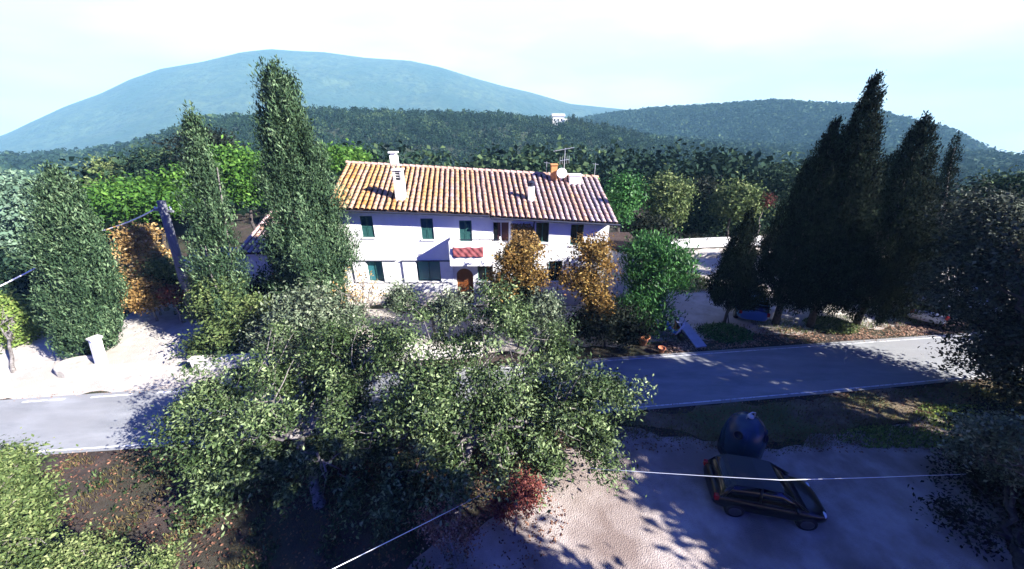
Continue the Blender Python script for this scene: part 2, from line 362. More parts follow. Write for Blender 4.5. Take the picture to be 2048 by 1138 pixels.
def gz(x, y):
    x = np.asarray(x, float); y = np.asarray(y, float); d = np.hypot(x, (y-14)*1.0)
    g = -24*sstep(44, 125, d); r = np.hypot(x, y)
    z = np.where(r > 110, np.maximum(g, h_l1(x, y)), g) + .05*np.sin(x*.6+1)*np.sin(y*.5)*sstep(20,30,d)
    return z if z.ndim else float(z)
def grid(name, X, Y, Z, m, smooth=True):
    n, k = X.shape; V = np.stack([X, Y, Z], -1).reshape(-1,3)
    i = np.arange(n*k).reshape(n,k); F = np.stack([i[:-1,:-1], i[:-1,1:], i[1:,1:], i[1:,:-1]], -1).reshape(-1,4)
    return link(name, npmesh(name, V, F), m, None, smooth)
gx, gy = np.meshgrid(np.linspace(-75,75,151), np.linspace(-40,90,131))
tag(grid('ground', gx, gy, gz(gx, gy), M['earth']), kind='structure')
def polar(az0, az1, na, rs):
    a, r = np.meshgrid(np.linspace(R(az0), R(az1), na), rs); return np.sin(a)*r, np.cos(a)*r, a, r
def fbm(x, y, s, rg, o=5):
    v = np.zeros_like(x); amp = 1
    for k in range(o):
        for j in range(3):
            th = rg.uniform(0, 6.28); v += amp*np.sin((x*math.cos(th)+y*math.sin(th))/s*6.28+rg.uniform(0,6.28))/3
        s *= .5; amp *= .55
    return v
M['wood_floor'] = mat('hillside', (.02,.03,.018), (.045,.055,.03), .95, .05, .5, .4)
x, y, a, r = polar(-115, 115, 231, np.linspace(60, 620, 70))
tag(grid('hillside', x, y, gz(x, y) - .8*(1-sstep(60,110,r)) - .3, M['wood_floor']), kind='structure')
rg = np.random.default_rng(3)
M['hill_wood'] = mat('hill_woods', (.014,.028,.018), (.045,.065,.03), .95, .045, 1, .12, c3=(.02,.04,.028), s3=.01, bd=3)
def hz2(x, y):
    rg = np.random.default_rng(3); a = np.arctan2(x, y); r = np.hypot(x, y); zc = 11 + 900*np.tan(np.interp(a, *L2)) - 5; b = sstep(470, 900, r) - .8*sstep(905, 1300, r)
    return -70 + (zc+70)*b + fbm(x, y, 260, rg)*4*np.clip(b*(1.02-b)*4,0,1)
x, y, a, r = polar(-20, 80, 260, np.linspace(480, 1300, 110))
z = hz2(x, y)
tag(grid('hill', x, y, z, M['hill_wood']), kind='structure')
M['mountain'] = mat('mountain_scrub', (.006,.016,.008), (.06,.08,.03), .95, .03, 1, .035, c3=(.015,.032,.014), s3=.004, detail=9, bd=14)
x, y, a, r = polar(-85, 85, 420, np.linspace(900, 3400, 150))
zc = 11 + 2500*np.tan(np.interp(a, *L3)); b = sstep(900, 2500, r)**1.25 - .7*sstep(2505, 3400, r)
z = np.minimum(-130, zc-60) + (zc - np.minimum(-130, zc-60))*b + fbm(x, y, 900, rg)*26*np.clip(b*(1-b)*4,0,1)
tag(grid('mountain', x, y, z, M['mountain']), kind='structure')

# ------------------------------------------------------------------ road, drive, yard
def poly(name, pts, z, m):
    rg = np.random.default_rng(len(name)); q = []
    for i in range(len(pts)):
        a, b = np.array(pts[i][:2], float), np.array(pts[(i+1) % len(pts)][:2], float); L = np.linalg.norm(b-a); n = max(1, int(L/.35)); nn = np.array([-(b-a)[1], (b-a)[0]])/L
        for k in range(n):
            t = k/n; o_ = (.16*math.sin(t*L*1.3+i)+.09*math.sin(t*L*3.7+2*i)+rg.normal(0,.05)) * min(1, 4*t*(1-t)*3); q.append(a*(1-t)+b*t+nn*o_)
    mb = MB(); mb.add([(p[0], p[1], z) for p in q], [tuple(range(len(q)))]); return tag(mb.build(name, m), kind='structure')
def far_e(x): return 14.55 + .113*x
def near_e(x): return 10.9 + .106*x + .0006*x*x
xs = np.linspace(-60, 60, 61)
def strip(name, f0, f1, x0, x1, z, m, n=61):
    X = np.linspace(x0, x1, n); V = []; 
    for q in X: V += [(q, f0(q), z), (q, f1(q), z)]
    F = [(2*i, 2*i+2, 2*i+3, 2*i+1) for i in range(n-1)]
    return tag(link(name, npmesh(name, V, F), m), kind='structure')
strip('road', near_e, far_e, -44, 44, .06, M['asphalt'])
strip('road_edge_line', lambda q: near_e(q)+.14, lambda q: near_e(q)+.20, -44, 44, .066, M['white_line'])
strip('road_edge_line', lambda q: far_e(q)-.26, lambda q: far_e(q)-.21, -8, 44, .066, M['white_line'])
mb = MB()
q = -26.0
while q < -8: 
    mb.add([(q, far_e(q)-.3, .066), (q+1.6, far_e(q+1.6)-.3, .066), (q+1.6, far_e(q+1.6)-.2, .066), (q, far_e(q)-.2, .066)], [(0,1,2,3)]); q += 2.6
tag(mb.build('road_dashes', M['white_line']), kind='structure')
poly('verge', [(4.6,10.7),(9,9.7),(18,11.3),(26,9.2),(34,12),(34,15),(20,13.2),(12,12.1),(4,11.2)], .035, M['verge'])
P_ = lambda *a: [gp(px, py) for px, py in a]
poly('driveway', [(-34,10.9),(-9.5,13.3),(-10.5,15.5),(-13,19),(-16,24),(-21,30),(-26,30),(-24.5,22),(-23,18.5),(-27,17),(-36,17)], .045, M['gravel'])
poly('yard', [(-12.5,14.2),(8.5,16.6),(30,19),(44,26),(34,32.5),(10,31.8),(8,30),(7,24),(6,20.5),(-12.5,20.5)], .05, M['gravel'])
poly('parking_lot', [(-3,-6),(20,-6),(26,9),(18,11.2),(9,9.6),(4.6,10.6),(1.5,9.6),(.2,7.6),(-3.2,5.4),(-5,2)], .04, M['lot'])

# ------------------------------------------------------------------ farmhouse
YW = 20.9
house = empty('farmhouse', (-2.4, YW, 0), 'long white two-storey farmhouse with clay tile roof beside the road', 'house')
O = Vector((-2.4, YW, 0))
def h(p): return Vector(p) - O
XL, XR = -10.6, 5.75
ex = [-9.9, -1.25, -1.25, 6.05]; ez = [6.44, 6.12, 5.98, 5.6]
def eavez(x): return float(np.interp(x, [-9.9, -1.26, -1.24, 6.05], ez)) if x > -11 else 6.45
def ridgez(x): return float(np.interp(x, [-12, 5.9], [8.3, 7.3]))
def opening(x0, y0, x1, y1, Y=YW):
    a = ap(x0, y0, Y); b = ap(x1, y1, Y); c = ap(x0, y1, Y); d = ap(x1, y0, Y)
    return [(a.x+c.x)/2, (b.x+d.x)/2, (b.z+c.z)/2, (a.z+d.z)/2]
ups = [opening(722,432,747,475), opening(842,437,867,479), opening(919,441,944,492), opening(985,444,1019,485), opening(1072,445,1098,485), opening(1141,449,1167,491)]
lows = [opening(735,522,767,563), opening(834,522,881,564), opening(955,523,986,564), opening(1097,525,1124,566)]
door = opening(914,537,947,601); door[2] = .05
zt = 3.08
for o_ in lows: o_[3] = zt-.02; o_[2] = 1.68
for o_ in ups: o_[3] = min(o_[3], eavez(o_[0])-.35)
holes = [tuple(o_) for o_ in ups+lows] + [tuple(door)]
def cells(x0, x1, z0, z1, hs):
    X = sorted(set([x0, x1]+[q for h_ in hs for q in h_[:2] if x0 < q < x1])); Z = sorted(set([z0, z1]+[q for h_ in hs for q in h_[2:] if z0 < q < z1]))
    for i in range(len(X)-1):
        for j in range(len(Z)-1):
            cx, cz = (X[i]+X[i+1])/2, (Z[j]+Z[j+1])/2
            if not any(a < cx < b and c < cz < d for a, b, c, d in hs): yield X[i], X[i+1], Z[j], Z[j+1]
wb = MB(); DP = .22
for a, b, c, d in cells(XL, XR, 0, 5.35, holes): wb.quad(*[h(p) for p in ((a,YW,c),(b,YW,c),(b,YW,d),(a,YW,d))])
for o_ in holes:
    if o_[3] > 5.35:
        pass
Xs = sorted(set([XL, -1.26, -1.24, XR]+[q for h_ in holes if h_[3] > 5.35 for q in h_[:2]]))
for i in range(len(Xs)-1):
    a, b = Xs[i], Xs[i+1]; lo = 5.35
    for h_ in holes:
        if h_[3] > 5.35 and h_[0] < (a+b)/2 < h_[1]: lo = h_[3]
    wb.quad(*[h(p) for p in ((a,YW,lo),(b,YW,lo),(b,YW,eavez(b)+.1),(a,YW,eavez(a)+.1))])
for a, b, c, d in holes:
    for q in (((a,c),(a,d)), ((b,d),(b,c)), ((a,d),(b,d)), ((b,c),(a,c))):
        (x0,z0),(x1,z1) = q; wb.quad(*[h(p) for p in ((x0,YW,z0),(x0,YW+DP,z0),(x1,YW+DP,z1),(x1,YW,z1))])
YB = 31.2
for X in (XL, XR):
    wb.add([h(p) for p in ((X,YW,0),(X,YB,0),(X,YB,5.3),(X,26,ridgez(X)-.2),(X,YW,eavez(X)+.1))], [(0,1,2,3,4)])
wb.quad(*[h(p) for p in ((XL,YB,0),(XR,YB,0),(XR,YB,5.3),(XL,YB,5.3))])
wb.build('wall', M['plaster'], house)
pb = MB()
for x0, x1 in ((XL-.015, door[0]-.02), (door[1]+.02, XR+.015)): pb.box(x0-O.x, x1-O.x, -.02, .0, 0, .95)
pb.build('plinth', M['plaster_base'], house)
# windows: closed shutters upstairs, open white panels downstairs
def frame(mb, a, b, c, d, y, t=.05, dp=.05):
    for q in ((a,a+t,c,d),(b-t,b,c,d),(a+t,b-t,c,c+t),(a+t,b-t,d-t,d)): mb.box(q[0]-O.x,q[1]-O.x,y-O.y,y+dp-O.y,q[2],q[3])
for i, (a, b, c, d) in enumerate(ups):
    wf = MB(); frame(wf, a+.003, b-.003, c+.003, d-.003, YW+.12); wf.box((a+b)/2-.02-O.x, (a+b)/2+.02-O.x, .13, .16, c+.05, d-.05)
    fr = wf.build('window', M['shutter'] if i != 3 else M['white_paint'], house)
    g = MB(); g.box(a+.05-O.x, b-.05-O.x, .175, .185, c+.05, d-.05); g.build('pane', M['dark_glass'], fr)
    if i in (0, 1, 2):
        for s in (0, 1):
            x0 = a+.02 if s == 0 else (a+b)/2+.012; x1 = (a+b)/2-.012 if s == 0 else b-.02
            sb = MB(); t = .05; y0, y1 = .04, .085
            for q in ((x0,x0+t,c+.02,d-.02),(x1-t,x1,c+.02,d-.02),(x0+t,x1-t,c+.02,c+.08),(x0+t,x1-t,d-.08,d-.02),(x0+t,x1-t,(c+d)/2-.03,(c+d)/2+.03)): sb.box(q[0]-O.x,q[1]-O.x,y0,y1,q[2],q[3])
            zz = c+.09
            while zz < d-.1:
                sb.add([(x0+t-O.x,y0+.005,zz),(x1-t-O.x,y0+.005,zz),(x1-t-O.x,y1-.006,zz+.045),(x0+t-O.x,y1-.006,zz+.045)], [(0,1,2,3)]); zz += .05
            sb.build('shutter', M['shutter'], fr)
    elif i == 3:
        g = MB(); g.box(a+.3-O.x, b-.06-O.x, .165, .172, c+.05, d-.05); g.build('curtain', M['brown'], fr)
    sl_ = MB(); sl_.box(a-.06-O.x, b+.06-O.x, -.06, .1, c-.06, c-.003); sl_.build('sill', M['plaster_base'], fr)
for i, (a, b, c, d) in enumerate(lows):
    wf = MB(); frame(wf, a+.003, b-.003, c+.003, d-.003, YW+.12); wf.box((a+b)/2-.02-O.x, (a+b)/2+.02-O.x, .13, .16, c+.05, d-.05)
    fr = wf.build('window', M['shutter'], house)
    g = MB(); g.box(a+.05-O.x, b-.05-O.x, .175, .185, c+.05, d-.05); g.build('pane', M['teal_glass'] if i < 2 else M['dark_glass'], fr)
    sl_ = MB(); sl_.box(a-.06-O.x, b+.06-O.x, -.06, .1, c-.06, c-.003); sl_.build('sill', M['plaster_base'], fr)
    if i < 2:
        wd = .78
        for s in (-1, 1):
            x0 = a-.03-wd if s < 0 else b+.03
            sb = MB(); sb.box(x0-O.x, x0+wd-O.x, -.07, -.035, c-.02, d)
            for q in ((x0,x0+.06),(x0+wd-.06,x0+wd)): sb.box(q[0]-O.x,q[1]-O.x,-.085,-.07,c-.02,d)
            for q in (c-.02, (c+d)/2-.03, d-.06): sb.box(x0+.06-O.x,x0+wd-.06-O.x,-.082,-.07,q,q+.06)
            sb.build('shutter', M['white_paint'], fr)
        lt = MB(); lt.box(a-wd-.1-O.x, b+wd+.1-O.x, -.11, -.0, d+.004, d+.05); lt.build('lintel', M['gutter'], fr)
a, b, c, d = door
dm = MB(); rad = (b-a)/2; cx = (a+b)/2-O.x; zs = d-rad
# arch spandrels (wall infill)
seg = 10
for s in (-1, 1):
    pts = [(cx+s*rad, -.001, d), (cx, -.001, d)] + [(cx+s*rad*math.sin(t), -.001, zs+rad*math.cos(t)*.995) for t in np.linspace(0, math.pi/2, seg)]
    pts2 = [(p[0], DP, p[2]) for p in pts]
    dm2 = MB(); n_ = len(pts); dm2.add(pts+pts2, [tuple(range(n_)), tuple(range(2*n_-1, n_-1, -1))]+[(i, (i+1) % n_, n_+(i+1) % n_, n_+i) for i in range(n_)])
    dm2.build('arch', M['plaster'], house)
dm.box(a-O.x+.01, b-O.x-.01, .15, .19, .05, d-.02)
for k in range(1, 5): dm.box(a-O.x+(b-a)*k/5-.008, a-O.x+(b-a)*k/5+.008, .143, .15, .1, d-.1)
dr = dm.build('door', M['door_wood'], house)
hb = MB(); hb.tube([(b-O.x-.12,.15,1.0),(b-O.x-.12,.08,1.0),(b-O.x-.24,.08,1.0)], .014, 6); hb.build('handle', M['metal'], dr)
# balcony
bl = ap(897, 485, YW-1.0); br = ap(1000, 522, YW-1.0); bx0, bx1, bz1, bz0 = bl.x, br.x+.05, bl.z+.05, 3.12
bb = MB(); bb.box(bx0-O.x, bx1-O.x, -1.0, -.0, bz0, bz0+.16)
bb.box(bx0-O.x, bx1-O.x, -1.0, -.9, bz0+.16, bz1); bb.box(bx0-O.x, bx0+.1-O.x, -.9, 0, bz0+.16, bz1); bb.box(bx1-.1-O.x, bx1-O.x, -.9, 0, bz0+.16, bz1)
bal = bb.build('balcony', M['plaster'], house)
rb = MB()
rb.tube([(bx0-O.x+.03,-.95,bz1+.12),(bx1-O.x-.03,-.95,bz1+.12)], .02, 6)
for q in np.linspace(bx0+.05, bx1-.05, 6): rb.tube([(q-O.x,-.95,bz1-.02),(q-O.x,-.95,bz1+.12)], .014, 5)
rb.build('railing', M['gutter'], bal)
# roof
def tile_roof(e0, e1, r0_, r1_, pitch_w, rows_t, org, rg, tshift=lambda u: 0.5, thick=.0):
    """interlocking clay barrel tiles between an eave line e0-e1 and a ridge line r0-r1, each tile its own lapped half pipe"""
    e0, e1, r0_, r1_ = map(lambda q: np.array(q, float), (e0, e1, r0_, r1_))
    n = max(2, int(round(np.linalg.norm(e1-e0)/pitch_w))); V, F, T = [], [], []
    for i in range(n):
        u = (i+.5)/n; a = e0*(1-u)+e1*u; b = r0_*(1-u)+r1_*u; d = b-a; Ln = np.linalg.norm(d); d /= Ln
        al = (e1-e0)/np.linalg.norm(e1-e0); nr = np.cross(al, d); nr /= np.linalg.norm(nr); sd = np.cross(d, nr)
        ph = rg.uniform(-.3,.3); wob = rg.normal(0,.012, rows_t+2); ct = rg.normal(0,.11)
        for j in range(rows_t):
            s0 = Ln*j/rows_t - .07; s1 = Ln*(j+1)/rows_t + .05
            if j == 0: s0 += ph*.08
            t = np.clip(tshift(u) + ct + rg.normal(0,.10), 0, 1); base = len(V); w0, w1 = pitch_w*.385, pitch_w*.31
            for s, ww, lift, wb_ in ((s0, w0, .035, wob[j]), (s1, w1, .0, wob[j+1])):
                for k in range(6):
                    an = math.pi*k/5; V.append(a + d*s + sd*(math.cos(an)*ww+wb_) + nr*(math.sin(an)*ww*.62+lift+.02) - np.array(org))
            for k in range(5): F.append((base+k, base+k+1, base+7+k, base+6+k)); T.append(t)
            # front lip thickness
    return npmesh('tiles', V, F, T)
def roof_tint(u): return float(np.interp(u, [0,.3,.5,.62,.8,1], [.3,.36,.46,.62,.74,.82]))
rgr = np.random.default_rng(11)
RY = 26.0; EYf = YW-.55
sl_ = MB()
def rp(u, v, side=0):    # u along, v 0 eave 1 ridge
    pass
e = [(-10.6, EYf, 6.47), (-1.25, EYf, 6.1), (-1.25, EYf, 5.98), (6.1, EYf, 5.58)]
rx0, rx1 = -11.3, 5.95
rr_ = [(rx0, RY, ridgez(rx0)), (-1.95, RY, ridgez(-1.95)), (-1.95, RY, ridgez(-1.95)), (rx1, RY, ridgez(rx1))]
for k in (0, 2):
    A, B, Cc, D = [h(q) for q in (e[k], e[k+1], rr_[k+1], rr_[k])]; dn = Vector((0,0,-.1))
    sl_.add([A,B,Cc,D,A+dn,B+dn,Cc+dn,D+dn], [(0,1,2,3),(7,6,5,4),(0,4,5,1),(1,5,6,2),(2,6,7,3),(3,7,4,0)])
A, B, Cc, D = [h(q) for q in ((rx0,RY,ridgez(rx0)),(rx1,RY,ridgez(rx1)),(6.1,YB+.4,5.1),(-11.0,YB+.4,5.6))]
sl_.add([A,B,Cc,D,A+dn,B+dn,Cc+dn,D+dn], [(0,1,2,3),(7,6,5,4),(0,4,5,1),(1,5,6,2),(2,6,7,3),(3,7,4,0)])
M['roof_deck'] = mat('roof_channels', (.02,.012,.012), (.05,.03,.025), .95, 4)
roof = sl_.build('roof', M['roof_deck'], house)
split = (e[1][0]-e[0][0])/(e[3][0]-e[0][0])
link('tile_field', tile_roof(e[0], e[1], rr_[0], rr_[1], .33, 13, O, rgr, lambda u: roof_tint(u*split)), M['tiles'], roof, True)
link('tile_field', tile_roof(e[2], e[3], rr_[2], rr_[3], .33, 13, O, rgr, lambda u: roof_tint(split+u*(1-split))), M['tiles'], roof, True)
V, F, T = [], [], []
nr_ = 40
for i in range(nr_):
    u0, u1 = i/nr_, (i+1.12)/nr_; t = float(np.clip(.66+rgr.normal(0,.1),0,1)); b_ = len(V)
    for u, w_, lf in ((u0,.17,.0),(u1,.14,-.03)):
        X = rx0+(rx1-rx0)*min(u,1.003)
        for k in range(7):
            an = math.pi*k/6; V.append((X-O.x, RY+math.cos(an)*w_-O.y, ridgez(X)+math.sin(an)*w_*.8+lf+.06))
    for k in range(6): F.append((b_+k, b_+k+1, b_+8+k, b_+7+k)); T.append(t)
link('ridge_tiles', npmesh('ridge', V, F, T), M['tiles'], roof, True)
gt = MB()
gt.tube([h((-10.7,EYf-.04,6.34)), h((-1.3,EYf-.04,6.0))], .055, 7); gt.tube([h((-1.2,EYf-.04,5.88)), h((6.2,EYf-.04,5.48))], .055, 7)
gt.build('gutter', M['gutter'], roof)
dp = MB(); xd = ap(1068,440,YW).x
dp.tube([h((xd,EYf-.02,5.68)), h((xd,YW-.08,5.4)), h((xd,YW-.08,.1))], .05, 8); dp.build('downpipe', M['gutter'], house, True)
# chimneys
def roofz(x, y):
    t = (y-EYf)/(RY-EYf) if y < RY else 1-(y-RY)/(YB+.4-RY)
    return eavez(x)+.05+(ridgez(x)-eavez(x))*t
c1 = ap(802, 402, 21.5); c1.z = roofz(c1.x, 21.5); ctop = ap(796, 337, 21.6).z
cb = MB(); x = c1.x-O.x; y = 21.6-O.y
cb.box(x-.27, x+.27, y-.22, y+.25, c1.z-.4, ctop-.62)
for sx_ in (-1, 1):
    for sy_ in (-1, 1): cb.box(x+sx_*.2-.07, x+sx_*.2+.07, y+sy_*.15-.07, y+sy_*.15+.07, ctop-.62, ctop-.1)
for k in range(3): cb.box(x-.24, x+.24, y-.2, y+.23, ctop-.5+k*.14, ctop-.45+k*.14)
cb.box(x-.31, x+.31, y-.27, y+.3, ctop-.1, ctop)
ch = cb.build('chimney', M['concrete'], roof, bevel=.01)
cf = MB(); cf.box(x-.12, x+.12, y-.1, y+.12, ctop-.6, ctop-.101); cf.build('flue', M['gutter'], ch)
q = ap(789, 325, 27.2); zt_ = ap(789, 303, 27.2).z
cb = MB(); x = q.x-O.x; y = 27.2-O.y; cb.box(x-.25,x+.25,y-.22,y+.22,roofz(q.x,27.2)-.3,zt_-.25); cb.box(x-.18,x+.18,y-.16,y+.16,zt_-.25,zt_-.1); cb.box(x-.3,x+.3,y-.28,y+.28,zt_-.1,zt_)
cb.build('chimney', M['plaster'], roof, bevel=.01)
q = ap(1062, 405, 22.4); zb = roofz(q.x, 22.4); zt_ = ap(1060, 362, 22.4).z
cb = MB(); x = q.x-O.x; y = 22.4-O.y; cb.box(x-.2,x+.2,y-.18,y+.18,zb-.3,zt_-.32)
ch = cb.build('chimney', M['concrete'], roof, bevel=.01)
cf = MB(); cf.lathe([(.13,zt_-.32),(.15,zt_-.15),(.15,zt_-.1),(.24,zt_-.08),(.02,zt_+.06)], (x,y,0), 12); cf.build('chimney_pot', M['gutter'], ch)
cb = MB(); q = ap(1110, 350, 25.4); x = q.x-O.x; y = 25.3-O.y; zt_ = ap(1110, 330, 25.3).z
cb.box(x-.3,x+.1,y-.25,y+.25,roofz(q.x,25.3)-.3,zt_); cb.box(x-.34,x+.14,y-.3,y+.3,zt_,zt_+.07); cb.build('chimney', M['brick'], roof, bevel=.01)
cb = MB(); q = ap(1150, 350, 25.0); x = q.x-O.x; y = 25.0-O.y; zt_ = ap(1150, 348, 25.0).z; 
cb.box(x-.38,x+.38,y-.3,y+.3,roofz(q.x,25)-.35,zt_-.08); cb.box(x-.43,x+.43,y-.35,y+.35,zt_-.08,zt_); cb.build('chimney', M['plaster'], roof, bevel=.01)
q = ap(1122, 345, 25.2); x = q.x-O.x; y = 24.9-O.y; zr = roofz(q.x, 24.9)
db = MB(); prof = [(.02+.32*t, .14*t*t) for t in np.linspace(0,1,6)]
dbm = MB(); dbm.lathe(prof+[(.33,.15),(.02,.02)][::1], (0,0,0), 20)
Md = Matrix.Translation((x,y,zr+.55)) @ Matrix.Rotation(R(65),4,'X') @ Matrix.Rotation(R(0),4,'Z')
db.add([Md @ Vector(v) for v in dbm.v], dbm.f)
dish = db.build('satellite_dish', M['dish'], roof, True)
ar = MB(); ar.tube([(x,y+.12,zr-.1),(x,y+.12,zr+.6)], .025, 6); ar.tube([(x,y-.05,zr+.35),(x+.0,y-.5,zr+.6)], .015, 5); ar.box(x-.04,x+.04,y-.56,y-.46,zr+.56,zr+.65); ar.build('dish_arm', M['metal'], dish)
at = MB(); q = ap(1128, 340, 25.6); x = q.x-O.x; y = 25.6-O.y; zr = roofz(q.x, 25.6)
at.tube([(x,y,zr-.2),(x,y,zr+1.9)], .022, 6); at.tube([(x-.75,y+.1,zr+1.7),(x+.55,y-.15,zr+1.95)], .018, 5)
for k in range(9): 
    t = k/8; at.tube([(x-.75+1.3*t,y+.1-.25*t-.3,zr+1.7+.25*t),(x-.75+1.3*t,y+.1-.25*t+.3,zr+1.7+.25*t)], .009, 4)
at.tube([(x-.3,y,zr+1.1),(x+.3,y,zr+1.2)], .014, 5)
for k in range(5): at.tube([(x-.3+.15*k,y,zr+.85+.025*k),(x-.3+.15*k,y,zr+1.35+.025*k)], .009, 4)
at.build('tv_antenna', M['metal'], roof)
for px_, hh in ((1093,.9), (1190,1.0)):
    at = MB(); q = ap(px_, 340, 25.8); x = q.x-O.x; zr = roofz(q.x, 25.8); at.tube([(x,25.8-O.y,zr-.2),(x,25.8-O.y,zr+hh)], .018, 5); at.tube([(x-.2,25.8-O.y,zr+hh-.05),(x+.2,25.8-O.y,zr+hh-.1)], .012, 4)
    at.build('roof_mast', M['metal'], roof)
# red cloth on the balcony front
cw = ap(905, 494, YW-1.05); cw2 = ap(967, 514, YW-1.05); V, F = [], []; nx, nz_ = 40, 12; rg = np.random.default_rng(5)
for j in range(nz_+1):
    for i in range(nx+1):
        u, v = i/nx, j/nz_; X = cw.x+(cw2.x-cw.x)*u; Z = cw.z+(cw2.z-cw.z)*v - .05*math.sin(math.pi*2*u)**2*(1-v)
        V.append((X-cw.x, -.02*(1+math.sin(u*19+v*5)+.6*math.sin(u*31-v*9)), Z-cw.z))
F = [(j*(nx+1)+i, j*(nx+1)+i+1, (j+1)*(nx+1)+i+1, (j+1)*(nx+1)+i) for j in range(nz_) for i in range(nx)]
me = npmesh('cloth', V, F); o = link('hanging_cloth', me, M['red_cloth'], None, True); o.location = (cw.x, YW-1.04, cw.z)
md = o.modifiers.new('solid', 'SOLIDIFY'); md.thickness = .012
tag(o, 'faded red cloth hung over the white balcony front of the farmhouse', 'cloth')

# outbuilding left of the house
ob = empty('outbuilding', (-13.6, 21.6, 0), 'small white outbuilding with pale tile roof behind the tall conifer', 'outbuilding'); OB = Vector((-13.6,21.6,0))
z0 = 3.5; zr_ = 5.3; mb = MB()
mb.box(-3.2, 1.6, 0, 4.6, 0, z0+.05); mb.add([(-3.2,0,z0+.05),(-3.2,4.6,z0+.05),(-3.2,4.6,zr_),(1.6,0,z0+.05),(1.6,4.6,z0+.05),(1.6,4.6,zr_)], [(0,1,2),(3,5,4),(1,4,5,2)])
mb.build('wall', M['plaster'], ob)
mb = MB(); A,B,C_,D = Vector((-3.5,-.4,z0-.02)),Vector((1.9,-.4,z0-.02)),Vector((1.9,4.9,zr_+.2)),Vector((-3.5,4.9,zr_+.2)); dn = Vector((0,0,-.09))
mb.add([A,B,C_,D,A+dn,B+dn,C_+dn,D+dn], [(0,1,2,3),(7,6,5,4),(0,4,5,1),(1,5,6,2),(2,6,7,3),(3,7,4,0)])
rf = mb.build('roof', M['roof_deck'], ob)
link('tile_field', tile_roof(A, B, D, C_, .34, 12, (0,0,0), rgr, lambda u: .8), M['tiles'], rf, True)
mb = MB(); mb.box(-1.9,-1.0,-.03,.02,.05,2.0); mb.build('door', M['door_wood'], ob)
mb = MB(); mb.box(.2,.9,-.03,.02,1.2,2.1); mb.build('window', M['shutter'], ob)
# pale shed by the pole
q = ap(392, 540, 21.0)
sh = empty('shed', (q.x-.2, 21, 0), 'low pale blue shed between the leaning pole and the slim grey tree', 'shed')
mb = MB(); mb.box(-1.1,1.1,0,2.2,0,2.5); mb.build('wall', M['white_paint'], sh)
mb = MB(); mb.add([(-1.3,-.2,2.45),(1.3,-.2,2.45),(1.3,2.4,3.1),(-1.3,2.4,3.1),(-1.3,-.2,2.38),(1.3,-.2,2.38),(1.3,2.4,3.03),(-1.3,2.4,3.03)], [(0,1,2,3),(7,6,5,4),(0,4,5,1),(1,5,6,2),(2,6,7,3),(3,7,4,0)])
M['sheet'] = mat('roof_sheet', (.28,.36,.45), (.4,.48,.56), .5, 3); mb.build('roof', M['sheet'], sh)
# annex right of the house (white, in shade)
q = ap(1243, 520, 22.5)
an = empty('annex', (q.x, 22.6, 0), 'small white annex wall between the farmhouse corner and the laurel', 'outbuilding')
mb = MB(); mb.box(-.5,1.3,0,3.5,0,3.2); mb.build('wall', M['plaster'], an); mb = MB(); mb.box(-.7,1.5,-.2,3.7,3.2,3.32); mb.build('roof', M['roof_deck'], an)

# ------------------------------------------------------------------ walls and posts
def wall_thing(name, label, a, b, hgt, th, m, cap=None, cat='wall'):
    a, b = Vector(a), Vector(b); L = (b-a).length; ang = math.atan2(b.y-a.y, b.x-a.x)
    r = empty(name, (a.x, a.y, 0), label, cat, ang)
    mb = MB(); mb.box(0, L, -th/2, th/2, -.1, hgt); mb.build('wall_body', m, r, bevel=.02)
    if cap: mb = MB(); mb.box(-.05, L+.05, -th/2-.05, th/2+.05, hgt, hgt+.07); mb.build('coping', cap, r, bevel=.015)
    return r
wall_thing('garden_wall', 'low pale concrete wall along the far side of the road behind the oak', (-15.2,14.15), (-1.5,15.4), .65, .28, M['concrete'], M['plaster_base'])
wall_thing('yard_wall', 'low white wall at the back of the gravel yard under the hedge', (10.5,31.8), (24,33.5), .75, .35, M['white_paint'], M['concrete'])
wall_thing('yard_kerb', 'dark low stone edging crossing the yard in front of the white wall', (11,29.3), (20,30.2), .35, .5, M['stone'])
def post(label, a, b, g):
    r = empty('gate_post', a, label, 'post', R(-20), g)
    hgt = b.z-a.z; mb = MB(); d = b-a
    Mx = Matrix.Shear('XY', 4, (d.x/hgt, d.y/hgt)).to_4x4()
    mb.box(-.17,.17,-.17,.17,-.1,hgt, Mx); mb.build('post_body', M['plaster'], r, bevel=.02)
    mb = MB(); mb.box(-.22,.22,-.22,.22,hgt,hgt+.09, Mx); mb.build('cap', M['concrete'], r, bevel=.02)
a = gp(207, 740); post('white gate post beside the big plump cypress at the driveway mouth', a, Vector((a.x-.15, a.y+.3, 1.55)), 'gate posts at the driveway')
a = gp(14, 785); post('white gate post by the yellow-green sapling at the left edge', a, Vector((a.x-.1, a.y+.2, 1.3)), 'gate posts at the driveway')
r = empty('stone_planter', gp(165, 740), 'low pale stone planter at the foot of the plump cypress', 'planter')
mb = MB(); ring = [(1.05*math.cos(t)*(1+.08*math.sin(3*t)), .7*math.sin(t)) for t in np.linspace(0, 2*math.pi, 16, endpoint=False)]
n_ = 16; vs_ = [(x,y,-.05) for x,y in ring]+[(x*.95,y*.95,.42) for x,y in ring]+[(x*.8,y*.75,.42) for x,y in ring]+[(x*.8,y*.75,.3) for x,y in ring]
mb.add(vs_, [(k*n_+i, k*n_+(i+1)%n_, (k+1)*n_+(i+1)%n_, (k+1)*n_+i) for k in range(3) for i in range(n_)]+[tuple(range(3*n_,4*n_))]); mb.build('planter_rim', M['stone'], r, bevel=.02)

